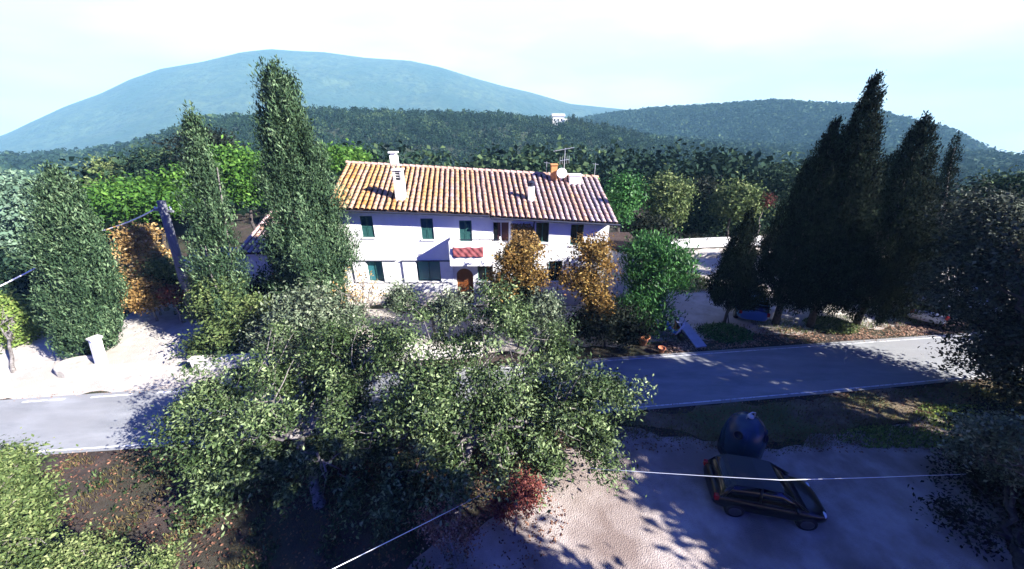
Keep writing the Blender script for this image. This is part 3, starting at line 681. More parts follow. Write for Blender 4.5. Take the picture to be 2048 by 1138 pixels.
# utility pole with cable
a = gp(388, 640); t = ap(322, 402, a.y)
r = empty('utility_pole', a, 'weathered blue-grey wooden pole leaning beside the golden tree', 'pole')
d = Vector((t.x-a.x, 0, t.z)); mb = MB(); mb.tube([(0,0,-.3), d*.5+Vector((.05,0,0)), d], [.26,.22,.19], 10); mb.build('shaft', M['pole_wood'], r, True)
mb = MB(); mb.box(-.5,.5,-.05,.05,-.05,.05, Matrix.Translation(d*.93)@Matrix.Rotation(.1,4,'Y')); mb.build('crossarm', M['pole_wood'], r)
for s in (-.4,.4):
    mb = MB(); mb.lathe([(.03,0),(.05,.04),(.03,.08),(.05,.12),(.02,.16)], d*.93+Vector((s,0,.05)), 8)
    mb.build('insulator', M['lamp_glass'], r, True)
def cable(label, pts, rad, sag=.3):
    P = []; 
    for i in range(len(pts)-1):
        A, B = Vector(pts[i]), Vector(pts[i+1])
        for k in range(13):
            t_ = k/12; p = A.lerp(B, t_); p.z -= sag*4*t_*(1-t_); 
            if k or not i: P.append(p)
    o = P[0].copy(); mb = MB(); mb.tube([p-o for p in P], rad, 6); c = mb.build('overhead_cable', M['white_cable'], None, True); c.location = o
    tag(c, label, 'cable', 'overhead cables'); return c
cable('pale cable running down left from the top of the weathered wooden pole', [a+d*.97, ap(190,465,20.5), ap(-60,600,16)], .035, .15)
# service cable across the foreground
c1a = ap(560, 1190, 3.2); c1b = ap(985, 978, 7.3)
cable('thin white cable rising across the bottom of the picture into the oak', [c1a, c1b], .008, .02)
cable('thin white cable stretched above the parked black hatchback', [ap(1180,936,7.8), ap(1245,941,7.4), ap(1560,960,6.3), ap(1850,951,7.4), ap(1990,945,8.5)], .008, .015)

# ------------------------------------------------------------------ vehicles
def car(name, label, loc, rz, paint, L=3.75, W=1.62, group=None, detail=True):
    r = empty(name, loc, label, 'car', rz, group); s = L/3.75; hw = W/2
    # lower body: stations along x (front = +x): x, half width, z sill, z belt
    st = [(-1.86,.62,.42,.62),(-1.83,.72,.30,.86),(-1.6,.79,.24,.93),(-1.2,.81,.22,.93),(-.4,.815,.20,.90),(.4,.815,.20,.88),(.95,.81,.22,.86),(1.35,.79,.24,.80),(1.62,.74,.26,.72),(1.80,.66,.30,.62),(1.88,.5,.38,.52)]
    mb = MB(); vs = []
    for x, w_, z0, z1 in st:
        k = hw/.815; w_ *= k; x *= s
        ring = [(0,z0),(.75*w_,z0),(w_*.97,z0+.08),(w_,z0+(z1-z0)*.5),(w_*.985,z0+(z1-z0)*.78),(w_*.90,z1),(w_*.5,z1+.035),(0,z1+.045)]
        full = ring + [(-y, z) for y, z in ring[-2:0:-1]]
        vs += [(x, y, z) for y, z in full]
    n = 14; m = len(st)
    fs = [(i*n+k, i*n+(k+1)%n, (i+1)*n+(k+1)%n, (i+1)*n+k) for i in range(m-1) for k in range(n)] + [tuple(range(n))[::-1], tuple((m-1)*n+k for k in range(n))]
    mb.add(vs, fs); b = mb.build('body', M[paint], r, True); sd = b.modifiers.new('sub', 'SUBSURF'); sd.levels = 2; sd.render_levels = 2
    # greenhouse glass
    k = hw/.815
    gl = [(-1.74,.60,.90,.90),(-1.50,.66,.9,1.30),(-1.25,.64,.9,1.42),(-.4,.64,.88,1.46),(.25,.62,.87,1.41),(.62,.60,.86,1.18),(1.08,.60,.84,.87)]
    vs = []; mb = MB()
    for x, wt, z0, z1 in gl:
        x *= s; wb_ = .735*k; wt *= k
        if z1-z0 < .05: wt = wb_
        else: wt = wb_+(wt-wb_)*(z1-z0)/.55
        vs += [(x,-wb_,z0-.03),(x,-wt,z1-.04),(x,-wt*.8,z1),(x,wt*.8,z1),(x,wt,z1-.04),(x,wb_,z0-.03)]
    n = 6; m = len(gl); fs = [(i*n+k_, i*n+(k_+1)%n, (i+1)*n+(k_+1)%n, (i+1)*n+k_) for i in range(m-1) for k_ in range(n)]+[tuple(range(n))[::-1], tuple((m-1)*n+k_ for k_ in range(n))]
    mb.add(vs, fs); mb.build('windows', M['dark_glass'], r, True)
    # roof skin and pillars
    mb = MB()
    def gpt(x, sy, top):   # point on the glasshouse edge
        xs_ = [g[0]*s for g in gl]; zt_ = float(np.interp(x, xs_, [g[3] for g in gl])); wt = float(np.interp(x, xs_, [g[1]*k for g in gl]))
        return Vector((x, sy*wt*1.01, zt_+.004)) if top else Vector((x, sy*.74*k, .88))
    for x0, x1 in ((-1.56,-1.25),(-1.25,-.4),(-.4,.25)):
        A = [gpt(x0*s,-1,1), gpt(x1*s,-1,1), gpt(x1*s,1,1), gpt(x0*s,1,1)]; up = Vector((0,0,.025))
        mb.add(A+[p+up for p in A], [(0,3,2,1),(4,5,6,7),(0,1,5,4),(1,2,6,5),(2,3,7,6),(3,0,4,7)])
    mb.build('roof_panel', M[paint], r)
    for sy in (-1, 1):
        mb = MB()
        for xt, xb in ((.25,1.08),(-.45,-.42),(-1.35,-1.6)): mb.tube([gpt(xt*s,sy,1)-Vector((0,0,.02)), Vector((xb*s, sy*.745*k, .87))], .035, 6)
        mb.tube([Vector((-1.6*s,sy*.75*k,.90)), Vector((1.0*s,sy*.75*k,.88))], .02, 6)
        mb.build('pillar', M[paint], r, True)
        for x in (-1.12, 1.17):
            mb = MB(); y0 = sy*(hw-.19); y1 = sy*(hw+.005)
            mb.lathe([(.0,y0),(.29,y0),(.305,y0+(y1-y0)*.15),(.305,y0+(y1-y0)*.85),(.28,y1)], (x*s,0,.30), 24, 'y')
            wh = mb.build('wheel', M['rubber'], r, True)
            mb = MB(); mb.lathe([(.0,y1-.01*sy),(.19,y1-.01*sy),(.2,y1+.004*sy),(.17,y1+.006*sy),(.05,y1+.012*sy)], (x*s,0,.30), 16, 'y'); mb.build('rim', M['alloy'], wh, True)
        mb = MB(); mb.lathe([(0,-.05),(.09,-.04),(.115,.0),(.09,.04),(.0,.05)], (1.70*s, sy*.56*k, .62), 14, 'x'); mb.build('headlight', M['lamp_glass'], r, True)
        mb = MB(); mb.box(-1.86*s,-1.72*s,sy*.70*k-.07,sy*.70*k+.07,.66,.88); mb.build('tail_light', M['tail_red'], r, bevel=.02)
        mb = MB(); mb.box(.62*s,.74*s,sy*(.86*k)-.09,sy*(.86*k)+.09,.88,1.0); mb.build('wing_mirror', M[paint], r, bevel=.03)
    mb = MB(); mb.box(1.80*s,1.90*s,-.26,.26,.33,.44); mb.build('number_plate', M['white_paint'], r)
    mb = MB(); mb.box(1.72*s,1.885*s,-.35,.35,.47,.55); mb.build('grille', M['rubber'], r)
    for x0, x1 in ((-.38,.82),):
        for sy in (-1, 1): mb = MB(); mb.box(.0, .14, sy*(hw+.002)-.012, sy*(hw+.002)+.012, .70, .73); mb.build('door_handle', M[paint], r)
    return r
ca, cb_ = gp(1452, 985), gp(1630, 1030)
ang = math.atan2(cb_.y-ca.y, cb_.x-ca.x)
car('parked_hatchback', 'black hatchback parked in tree shade in front of the blue recycling bell', (7.75, 7.56, .04), R(-12), 'car_paint', 3.5, 1.56).scale = (.9, .9, .83)
q = gp(1490, 650); car('parked_car', 'blue car parked in the yard behind the thin-trunked small cypress', (q.x+.9, q.y+1.6, .05), R(70), 'blue_paint', 3.7, group='cars parked in the yard')
q = gp(1850, 640); car('parked_car', 'silver car parked in shade beside the rightmost slim cypress', (q.x+.2, q.y+.6, .05), R(50), 'silver_paint', 3.8, group='cars parked in the yard')
q = gp(1925, 625); car('parked_car', 'white car parked in shade behind the large dark tree at the right edge', (q.x+1.6, q.y+1.2, .05), R(60), 'scoot_white', 3.8, group='cars parked in the yard')

# blue recycling bell
r = empty('recycling_bell', gp(1476, 905, .04), 'dark blue bell-shaped recycling container on the verge behind the black hatchback', 'recycling bin', R(15))
mb = MB(); mb.lathe([(.55,.05),(.62,.10),(.66,.4),(.665,.8),(.63,1.1),(.54,1.38),(.40,1.56),(.22,1.66),(.02,1.69)], (0,0,0), 32); body = mb.build('body', M['bin_blue'], r, True)
for a_ in (20, 200, -70):
    mb = MB(); t = R(a_); Mx = Matrix.Rotation(t,4,'Z')@Matrix.Translation((.595,0,1.22))@Matrix.Rotation(R(-20),4,'Y'); mb2 = MB(); mb2.lathe([(.01,-.02),(.13,-.02),(.15,.02),(.11,.04),(.105,-.0)], (0,0,0), 16, 'x'); mb.add([Mx@Vector(v) for v in mb2.v], mb2.f)
    mb.build('throw_hole', M['bin_dark'], r, True)
mb = MB(); mb.lathe([(.60,.0),(.68,.0),(.68,.08),(.60,.09)], (0,0,0), 32); mb.build('base_ring', M['bin_dark'], r, True)
mb = MB(); mb.lathe([(.09,1.66),(.10,1.74),(.05,1.78)], (0,0,0), 12)
for s in (-1, 1): mb.tube([(s*.18,0,1.64),(s*.15,0,1.84),(0,0,1.90)], .022, 6)
mb.build('lifting_ring', M['metal'], r, True)
for k_ in range(4):
    mb = MB(); t = R(45+90*k_); mb.tube([(math.cos(t)*.668,math.sin(t)*.668,.12),(math.cos(t)*.672,math.sin(t)*.672,.8),(math.cos(t)*.55,math.sin(t)*.55,1.38)], .018, 5)
    mb.build('rib', M['bin_blue'], body, True)

# scooter and board on the yard edge
q = gp(1340, 672); r = empty('motor_scooter', (q.x, q.y, .05), 'blue and white scooter parked among bushes by the grey ramp board', 'scooter', R(-55))
for x_, nm in ((.62,'wheel'), (-.6,'wheel')):
    mb = MB(); mb.lathe([(.1,-.05),(.2,-.06),(.235,-.03),(.235,.03),(.2,.06),(.1,.05)], (x_,0,.235), 20, 'y'); mb.build(nm, M['rubber'], r, True)
mb = MB(); prof = [(-.85,.12,.62,.78),(-.6,.17,.42,.84),(-.3,.17,.30,.80),(-.05,.14,.26,.45),(.2,.15,.25,.36),(.38,.17,.26,.5)]
vs = []
for x_, w_, z0, z1 in prof: vs += [(x_,-w_,z0),(x_,-w_*.8,z1),(x_,w_*.8,z1),(x_,w_,z0)]
mb.add(vs, [(i*4+k_, i*4+(k_+1)%4, (i+1)*4+(k_+1)%4, (i+1)*4+k_) for i in range(5) for k_ in range(4)]+[(3,2,1,0),(20,21,22,23)])
o = mb.build('body', M['scoot_blue'], r, True); sdm = o.modifiers.new('s','SUBSURF'); sdm.levels = 2; sdm.render_levels = 2
mb = MB(); mb.add([(.36,-.22,.3),(.36,.22,.3),(.5,.2,.7),(.5,-.2,.7),(.58,.11,.95),(.58,-.11,.95),(.42,-.22,.3),(.42,.22,.3),(.58,.2,.7),(.58,-.2,.7),(.64,.11,.95),(.64,-.11,.95)], [(0,1,2,3),(3,2,4,5),(7,6,9,8),(8,9,11,10),(0,3,9,6),(3,5,11,9),(1,7,8,2),(2,8,10,4),(5,4,10,11),(0,6,7,1)])
o = mb.build('front_shield', M['scoot_white'], r, bevel=.02)
mb = MB(); mb.box(-.75,-.1,-.14,.14,.84,.92); mb.build('seat', M['rubber'], r, bevel=.04)
mb = MB(); mb.tube([(.6,0,.3),(.5,0,1.0)], .03, 8); mb.tube([(.42,-.32,1.06),(.5,-.1,1.0),(.5,.1,1.0),(.42,.32,1.06)], .018, 6); mb.build('handlebar', M['gutter'], r, True)
mb = MB(); mb.lathe([(.02,-.03),(.08,-.02),(.09,.03),(.04,.06)], (.58,0,1.0), 14, 'x'); mb.build('headlight', M['lamp_glass'], r, True)
for s in (-1, 1): mb = MB(); mb.tube([(.46,s*.25,1.05),(.44,s*.3,1.22)], .008, 5); mb.lathe([(.01,-.01),(.06,-.01),(.06,.01),(.01,.01)], (.44,s*.32,1.26), 12, 'x'); mb.build('mirror', M['gutter'], r)
a, b = gp(1352, 655), gp(1402, 697)
r = empty('ramp_board', b, 'long grey board lying as a ramp from the yard down to the road edge', 'board', math.atan2(a.y-b.y, a.x-b.x))
L_ = (Vector(a)-Vector(b)).length; mb = MB(); mb.add([(0,-.32,.07),(0,.32,.07),(L_,.28,.62),(L_,-.28,.62),(0,-.32,.13),(0,.32,.13),(L_,.28,.68),(L_,-.28,.68)], [(3,2,1,0),(4,5,6,7),(0,1,5,4),(1,2,6,5),(2,3,7,6),(3,0,4,7)]); mb.build('plank', M['board'], r)
mb = MB(); mb.box(L_-.25,L_-.1,-.25,.25,0,.60); mb.build('trestle', M['pot'], r)
for i, (px_, py_) in enumerate([(1285,688),(1302,660),(1322,705)]):
    r = empty('flower_pot', gp(px_, py_, .05), ['large terracotta pot nearest the road left of the scooter', 'terracotta pot behind the scooter under the laurel', 'small terracotta pot at the road edge in front of the scooter'][i], 'pot', 0, 'terracotta pots by the scooter')
    s = [1, .85, .6][i]; mb = MB(); mb.lathe([(.18*s,0),(.29*s,.42*s),(.33*s,.43*s),(.33*s,.5*s),(.28*s,.5*s),(.26*s,.42*s),(.02,.40*s)], (0,0,0), 20); mb.build('pot_body', M['pot'], r, True)
# heap of cut brush in the yard
def heap(name, label, px_, py_, w_, hh, leaf, seed, n=2500, z=.05, size=.16, cat='heap'):
    rg = np.random.default_rng(seed); c = gp(px_, py_, z); k = mpp(c); d = rg.normal(size=(n,3)); d = unit(d)*rg.uniform(.3,1,(n,1))**.5; d[:,2] = abs(d[:,2])
    P = d*np.array([w_*k, w_*k*.7, hh*k]); P[:,2] += .03
    r = empty(name, c, label, cat); link('branches' if cat == 'heap' else 'foliage', leaves(P, d, size, .35, np.clip(rg.normal(.5,.25,n),0,1), rg), LF[leaf], r)
    return r
heap('brush_heap', 'heap of dry cut brush on the sunlit gravel yard', 1378, 572, 42, 26, 'olive', 31)
def sheeted(name, label, px_, py_, w_, d_, hh, seed, rz=0):
    rg = np.random.default_rng(seed); c = gp(px_, py_, .05); n = 18; X, Y = np.meshgrid(np.linspace(-1,1,n), np.linspace(-1,1,n))
    e_ = np.clip(1-np.maximum(abs(X),abs(Y))**3, 0, 1); Z = hh*e_*(1+.35*np.sin(X*5+Y*3)*.5) + fbm(X, Y, 1.2, rg, 3)*.07*e_
    i = np.arange(n*n).reshape(n,n); F = np.stack([i[:-1,:-1], i[:-1,1:], i[1:,1:], i[1:,:-1]], -1).reshape(-1,4)
    o = link(name, npmesh(name, np.stack([X*w_/2, Y*d_/2, Z], -1).reshape(-1,3), F), M['concrete']); o.location = c; o.rotation_euler = (0,0,rz); md = o.modifiers.new('s','SOLIDIFY'); md.thickness = .03
    tag(o, label, 'sheet')
sheeted('tarpaulin', 'pale crumpled sheet covering a pile between the dark cypress trunks', 1640, 610, 2.6, 1.6, .8, 3, .2)

# ------------------------------------------------------------------ trees: foreground
make_tree('oak_tree', 'large spreading oak filling the centre foreground in front of the road', 'tree',
  [(855,680,125,85,10.8),(1000,640,105,70,11.2),(985,760,160,105,9.8),(1150,770,120,95,9.6),(1205,880,85,95,8.6),(1215,790,70,60,9.4),(1070,890,130,95,8.2),(880,850,140,110,8),(800,970,100,75,7),(930,930,90,70,7.2),(735,850,90,100,8.4),(1120,690,60,60,11),(880,770,110,75,9.2),(1060,830,110,70,8.9)],
  (905,1040), 'oak', 'pale_bark', n=128000, size=.122, asp=.42, rc=.25, r0=.17, seed=21, hubs=22, twigs=110, per=130, shell=.42, amp=.5, flat=.6, holes=.46)
make_tree('oak_tree', 'wide oak left of centre with branches reaching over the road shade', 'tree',
  [(610,720,130,75,11),(470,770,90,70,10.2),(560,830,140,95,9.4),(400,850,75,60,9),(690,780,90,70,10),(640,920,110,75,8.2),(425,965,75,75,7.6),(500,900,80,60,8.2),(700,1010,50,40,7),(720,690,80,60,10.8),(600,770,110,70,9.8)],
  (640,1010), 'oak', 'pale_bark', n=94000, size=.122, asp=.42, rc=.25, r0=.14, seed=22, hubs=20, twigs=90, per=130, shell=.42, amp=.5, flat=.6, holes=.46)
make_tree('grey_leaved_tree', 'grey-leaved bushy tree just behind the oak at the house corner', 'tree',
  [(600,620,70,55,14.6),(670,640,65,50,14.8),(560,670,60,45,14.4)], None, 'greyoak', 'pale_bark', n=15000, size=.15, rc=.3, r0=.1, seed=23, twigs=90, hubs=9)
make_tree('garden_shrub', 'bushy green shrub below the arched door of the farmhouse', 'shrub', [(900,615,50,40,16.5),(800,600,35,35,17.5)], None, 'greyoak', 'pale_bark', n=7000, size=.15, rc=.25, r0=.07, seed=24)
make_tree('garden_shrub', 'light green shrub below the right autumn tree at the facade', 'shrub', [(1090,620,45,50,15.5)], None, 'greyoak', 'pale_bark', n=5000, size=.14, rc=.22, r0=.06, seed=25)
# nearly bare young tree before the facade
rg = np.random.default_rng(8); q = gp(736, 690); r = empty('bare_tree', q, 'nearly bare forked young tree in front of the lower left windows', 'tree')
mb = MB(); mb.tube([(0,0,-.1),(0,0,.9),(.03,0,1.7)], [.11,.09,.085], 8)
tips = []
for s in range(9):
    a_ = rg.uniform(-1,1); tp = np.array([a_*1.3, rg.normal(0,.4), rg.uniform(2.4,3.6)]); mb.tube(wig((.03,0,1.6), tp, rg, 4, .1), np.linspace(.05,.015,5), 5, False); tips.append(tp)
    for k_ in range(4): t2 = tp+np.array([rg.normal(0,.4),rg.normal(0,.3),rg.uniform(.1,.6)]); mb.tube(wig(tp*.75+np.array([0,0,.4]), t2, rg, 3, .15), np.linspace(.02,.006,4), 4, False); tips.append(t2)
mb.build('trunk', M['bark'], r, True); tips = np.array(tips); P = np.repeat(tips, 9, 0)+rg.normal(0,.16,(len(tips)*9,3))
link('crown', leaves(P, np.tile([0,0,1.],(len(P),1)), .13, .5, rg.uniform(0,1,len(P)), rg), LF['orange'], r)
# red sumac
make_tree('red_bush', 'small red-leaved bush at the foot of the oak beside the pale lot', 'bush', [(1045,985,38,42,6.6),(1000,1010,30,25,6.4)], None, 'red', 'bark', n=5200, size=.07, rc=.14, r0=.03, seed=26, twigs=60, hubs=9)
make_tree('red_bush', 'low reddish-brown scrub under the oak left of the red bush', 'bush', [(880,1040,45,30,6.1),(930,1060,30,25,6)], None, 'litter', 'bark', n=3200, size=.07, rc=.14, r0=.03, seed=27, twigs=60, hubs=9)
# left foreground
make_tree('leafy_bush', 'large light green leafy bush in the bottom left corner', 'bush', [(5,940,45,50,6.3),(30,1000,55,52,6),(10,1080,70,60,5.4),(75,1125,45,30,5)], (40,1180), 'olive', 'bark', n=24000, size=.085, rc=.2, r0=.07, seed=28, twigs=90, per=70)
make_tree('leafy_bush', 'low pale bush along the bottom edge right of the corner bush', 'bush', [(180,1135,50,26,5),(290,1145,55,22,4.9),(150,1100,24,26,5.2)], (230,1190), 'olive', 'bark', n=9000, size=.075, rc=.18, r0=.05, seed=29, twigs=90, tshift=.2)
make_tree('sapling', 'yellow-green sapling with a thin pale trunk at the left edge', 'tree', [(20,630,40,45,17),(35,670,28,28,16.4)], (28,748), 'lime', 'pale_bark', n=7000, size=.16, rc=.28, r0=.07, seed=30)
# right foreground
make_tree('dark_tree', 'large dark tree shading the road at the right edge', 'tree',
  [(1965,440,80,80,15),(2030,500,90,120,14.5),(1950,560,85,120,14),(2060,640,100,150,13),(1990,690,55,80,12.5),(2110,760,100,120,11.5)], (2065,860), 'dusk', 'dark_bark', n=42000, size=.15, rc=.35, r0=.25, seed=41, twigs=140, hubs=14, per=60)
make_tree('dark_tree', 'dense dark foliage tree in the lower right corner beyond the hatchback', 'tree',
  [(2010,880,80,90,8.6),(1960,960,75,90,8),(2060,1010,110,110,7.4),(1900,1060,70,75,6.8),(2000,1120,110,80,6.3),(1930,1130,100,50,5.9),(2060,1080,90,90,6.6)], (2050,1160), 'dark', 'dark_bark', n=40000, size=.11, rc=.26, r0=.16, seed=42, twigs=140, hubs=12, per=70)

make_tree('grey_leaved_tree', 'grey-green bush in the lower right corner before the dark foliage', 'bush', [(1990,870,55,55,7.6),(2040,940,50,50,7.3),(1930,900,30,30,7.6)], (2060,1080), 'greyoak', 'pale_bark', n=9000, size=.1, rc=.18, r0=.06, seed=43, amp=.6)
# trees to the right and behind the camera, whose shade falls on the lot and road
SHL = ['broad dark roadside tree beyond the right edge nearest the parked hatchback', 'tall dark tree beyond the right edge level with the verge', 'tall dark tree beyond the right edge level with the road', 'dense tree beyond the right edge behind the one nearest the car', 'dense tree beyond the right edge farthest from the lot', 'low broad tree below the camera at the lower right', 'smaller tree below the camera right of the oak', 'dark tree far beyond the right edge near the cypresses', 'small round tree just beyond the right edge closest to the hatchback nose']
for i, (x_, y_, hh, rr, lf) in enumerate([(20.6,3.6,12.5,2.5,'dark'),(21.8,6.7,12.5,2.2,'dark'),(23.3,10.4,12,1.8,'dark'),(24.7,2.8,14,2.6,'dark'),(25.4,5.0,14,2.2,'dark'),(9,-2.2,9,2.4,'dark'),(10.9,-.4,13,1.6,'dark'),(37,15,12,4,'cyp'),(16.9,2.3,7.5,1.9,'dark')]):
    rg = np.random.default_rng(60+i); C, P, O_, T = blob((0,0,hh*.57), (rr,rr,hh*.42), [210,170,130,210,150,260,300,150,200][i], 55, .36, rg, .5)
    r = empty('roadside_tree', (x_,y_,0), SHL[i], 'tree', 0, 'roadside trees outside the right edge')
    link('crown', leaves(P, O_, .3, .6, T, rg), LF[lf], r); wood((0,0,-.1), (0,0,hh*.35), C, .2, rg, 8, 40).build('trunk', M['dark_bark'], r, True)

# ------------------------------------------------------------------ cypresses and garden trees
def cy(name, label, bpx, tpx, wpx, leaf, Yt=0, **k):
    b_ = gp(*bpx); Y = b_.y; t = ap(tpx[0], tpx[1], Y+Yt); c = ap((bpx[0]+tpx[0])/2, (bpx[1]+tpx[1])/2, Y)
    return make_cypress(name, label, k.pop('cat', 'tree'), b_, t, wpx/2*mpp(c), leaf, **k)
cy('conifer', 'tallest grey-green conifer standing before the left end of the house', (652,650), (550,146), 172, 'arizona', n=90000, size=.17, per=85, clf=2.2, seed=51, prof='col', lumpy=.26, r0=.22)
cy('slim_tree', 'slim grey tree left of the tall conifer with a thin wispy top', (470,690), (385,236), 84, 'arizona', n=26000, size=.16, per=70, clf=2.1, seed=52, prof='col', lumpy=.35, r0=.15, bark='pale_bark', stems=6)
cy('plump_cypress', 'plump grey-green cypress beside the driveway on the left', (185,705), (110,350), 128, 'arizona', n=56000, size=.16, per=80, clf=2.1, seed=53, prof='fat', lumpy=.12, r0=.2)
G = 'dark cypresses at the yard edge'
cy('cypress', 'short dark cypress on thin twin trunks at the left of the cypress row', (1448,648), (1500,425), 112, 'shadedcyp', n=32000, size=.14, seed=54, t0=.22, group=G, stems=2, r0=.07)
cy('cypress', 'dark cypress with rounded top second from left in the row', (1550,650), (1672,244), 178, 'shadedcyp', n=62000, size=.14, seed=55, t0=.14, group=G, lumpy=.14)
cy('cypress', 'tallest dark cypress with a narrow spire at the middle of the row', (1620,655), (1752,156), 188, 'shadedcyp', n=76000, size=.14, seed=56, t0=.12, group=G, lumpy=.14)
cy('cypress', 'broad dark cypress with ragged crown right of the tallest one', (1712,650), (1852,236), 232, 'shadedcyp', n=76000, size=.14, seed=57, t0=.08, group=G, lumpy=.2)
cy('cypress', 'thin pointed cypress rising at the right end of the row', (1828,600), (1918,266), 76, 'shadedcyp', n=18000, size=.13, seed=58, t0=.2, group=G, lumpy=.12, bark='bark', stems=3)
make_tree('laurel_shrub', 'tall bright green laurel with upright shoots at the right house corner', 'shrub', [(1300,530,60,75,18.4),(1345,540,45,60,18.2),(1285,620,65,60,17.6)], None, 'laurel', 'bark', n=24000, size=.2, asp=.3, rc=.28, r0=.07, seed=61, upb=.1, ax=.7)
make_tree('autumn_tree', 'orange-brown autumn tree in front of the middle of the facade', 'tree', [(1035,510,52,45,17.4),(1050,550,58,45,17.2),(1010,570,40,30,17)], None, 'rust', 'bark', n=14000, size=.14, rc=.24, r0=.09, seed=62, twigs=100, amp=.6, holes=.1, per=60)
make_tree('autumn_tree', 'rust-coloured autumn tree hiding the right end of the facade', 'tree', [(1185,505,45,38,17.4),(1175,560,55,50,17),(1200,600,45,35,16.8)], None, 'rust', 'bark', n=14000, size=.14, rc=.24, r0=.09, seed=63, twigs=100, amp=.6, holes=.1, per=60)
make_tree('dark_shrub', 'dark evergreen shrub by the road below the rust-coloured tree', 'shrub', [(1180,650,60,35,15.9),(1245,650,50,45,16.4)], None, 'dark', 'dark_bark', n=11000, size=.14, rc=.25, r0=.05, seed=64)
make_tree('dark_shrub', 'dark shrub under the middle autumn tree', 'shrub', [(1040,610,60,35,16.2)], None, 'dark', 'dark_bark', n=7000, size=.14, rc=.25, r0=.05, seed=65)
# creeper on the facade between upstairs windows
rg = np.random.default_rng(9); n_ = 2600; a, b = ap(1022,446,YW), ap(1090,500,YW)
u = rg.uniform(0,1,n_); v = rg.uniform(0,1,n_)**.8; P = np.stack([a.x+(b.x-a.x)*u*(.55+.45*v), YW-.03-rg.uniform(0,.16,n_), a.z+(b.z-a.z)*v], 1)
ob_ = np.array([a.x, YW, a.z-1]); r = empty('wall_creeper', ob_, 'dry orange-brown creeper climbing the facade above the middle autumn tree', 'creeper')
link('foliage', leaves(P, np.tile([0,-1.,0],(n_,1)), .12, .6, rg.uniform(0,.8,n_), rg, .1, org=ob_), LF['orange'], r)
# left garden
make_tree('golden_tree', 'golden-leaved tree between the plump cypress and the wooden pole', 'tree', [(285,472,38,36,20.4),(250,508,26,26,19.8),(312,510,24,24,20.2),(270,545,28,22,19.6)], None, 'orange', 'bark', n=8500, size=.17, rc=.28, r0=.1, seed=71, twigs=90, amp=.8, holes=.25, per=60)
make_tree('garden_shrub', 'olive green shrub growing through the golden tree', 'shrub', [(325,535,26,24,19.6),(245,560,28,24,19.4)], None, 'olive', 'bark', n=4200, size=.15, rc=.26, r0=.05, seed=77, amp=.7)
make_tree('orange_shrub', 'small orange shrub at the back of the driveway', 'shrub', [(290,590,35,38,18.8)], None, 'orange', 'bark', n=5000, size=.15, rc=.22, r0=.05, seed=72, tshift=-.1)
make_tree('dark_shrub', 'dark shrub mass under the golden tree at the driveway end', 'shrub', [(345,560,45,40,20.5),(250,570,35,40,20),(400,590,40,40,20)], None, 'dark', 'dark_bark', n=13000, size=.18, rc=.35, r0=.06, seed=73)
make_tree('red_shrub', 'dark red shrub beside the small orange shrub', 'shrub', [(345,590,24,20,18.6)], None, 'red', 'bark', n=1800, size=.13, rc=.16, r0=.04, seed=74)
make_tree('lower_shrub', 'green shrubs at the driveway edge left of the oak', 'shrub', [(460,660,60,50,15.6),(500,620,40,40,16.4),(425,610,40,60,17),(395,690,30,25,15.4),(435,585,42,60,16)], None, 'olive', 'pale_bark', n=15000, size=.15, rc=.28, r0=.06, seed=75)
make_tree('dark_tree', 'dark tree behind the slim grey tree under the outbuilding', 'tree', [(500,600,70,50,18.5),(570,600,60,45,19)], None, 'dark', 'dark_bark', n=12000, size=.17, rc=.35, r0=.1, seed=76)
BT = [  # trees in the belt behind: (label, blobs, leaf, n, size)
 ('bright green tree behind the golden tree and the wooden pole', [(290,395,95,40,31),(370,370,45,35,32),(220,430,50,35,30)], 'bright', 18000, .3),
 ('bright green tree between the slim tree and the tall conifer', [(470,330,55,40,33),(500,375,40,35,32)], 'bright', 10000, .3),
 ('bright green treetop just above the left end of the roof', [(690,318,50,25,37)], 'bright', 6000, .3),
 ('dark tree behind the slim grey tree left of the bright one', [(420,300,55,45,42),(400,380,60,60,36)], 'dark', 13000, .34),
 ('dark olive tree above the wide bright green tree', [(325,340,55,42,44)], 'forest', 9000, .36),
 ('olive tree on the slope above the plump cypress', [(228,350,40,32,44)], 'olive', 6000, .36),
 ('hazy grey-green tree behind the plump cypress', [(60,400,70,65,27),(20,470,60,70,26)], 'hazy', 16000, .3),
 ('green tree in shade at the left edge below the hazy one', [(10,570,60,70,21),(70,600,60,60,20.5)], 'forest', 13000, .25),
 ('mid-green tree right of the plump cypress top', [(185,420,55,60,32)], 'olive', 10000, .32),
 ('green bush hanging over the right roof end', [(1245,395,38,48,29)], 'laurel', 8000, .24),
 ('twiggy olive tree to the right of the house', [(1330,400,55,55,34)], 'olive', 10000, .26),
 ('dark tree behind the yard right of the twiggy olive one', [(1410,400,45,50,39)], 'dark', 8000, .32),
 ('olive tree before the cypresses at the yard back', [(1470,405,48,40,35)], 'olive', 8000, .28),
 ('dark tree with broad crown behind the short cypress', [(1560,390,60,60,42),(1520,430,50,40,38)], 'forest', 12000, .34),
 ('dark evergreen beyond the house gable', [(1290,470,50,45,30)], 'dark', 8000, .28),
 ('dark tree above the yard beyond the white wall', [(1390,445,75,45,38),(1470,460,50,35,37)], 'forest', 14000, .3),
 ('dark tree between the tall cypress trunks', [(1620,520,70,70,26)], 'dark', 14000, .26),
 ('dark tree filling behind the thin pointed cypress', [(1860,470,70,90,23),(1790,560,60,60,22)], 'dark', 20000, .24),
 ('tree crown with grey leaves at the right edge skyline', [(2000,400,60,50,24),(2060,430,60,70,22)], 'forest', 13000, .26)]
for i, (lb, bl_, lf, n_, sz) in enumerate(BT):
    make_tree('background_tree', lb, 'tree', bl_, None, lf, 'dark_bark', n=n_, size=sz, rc=sz*1.7, r0=.14, seed=100+i, group='trees around the farmhouse', twigs=40, per=40)
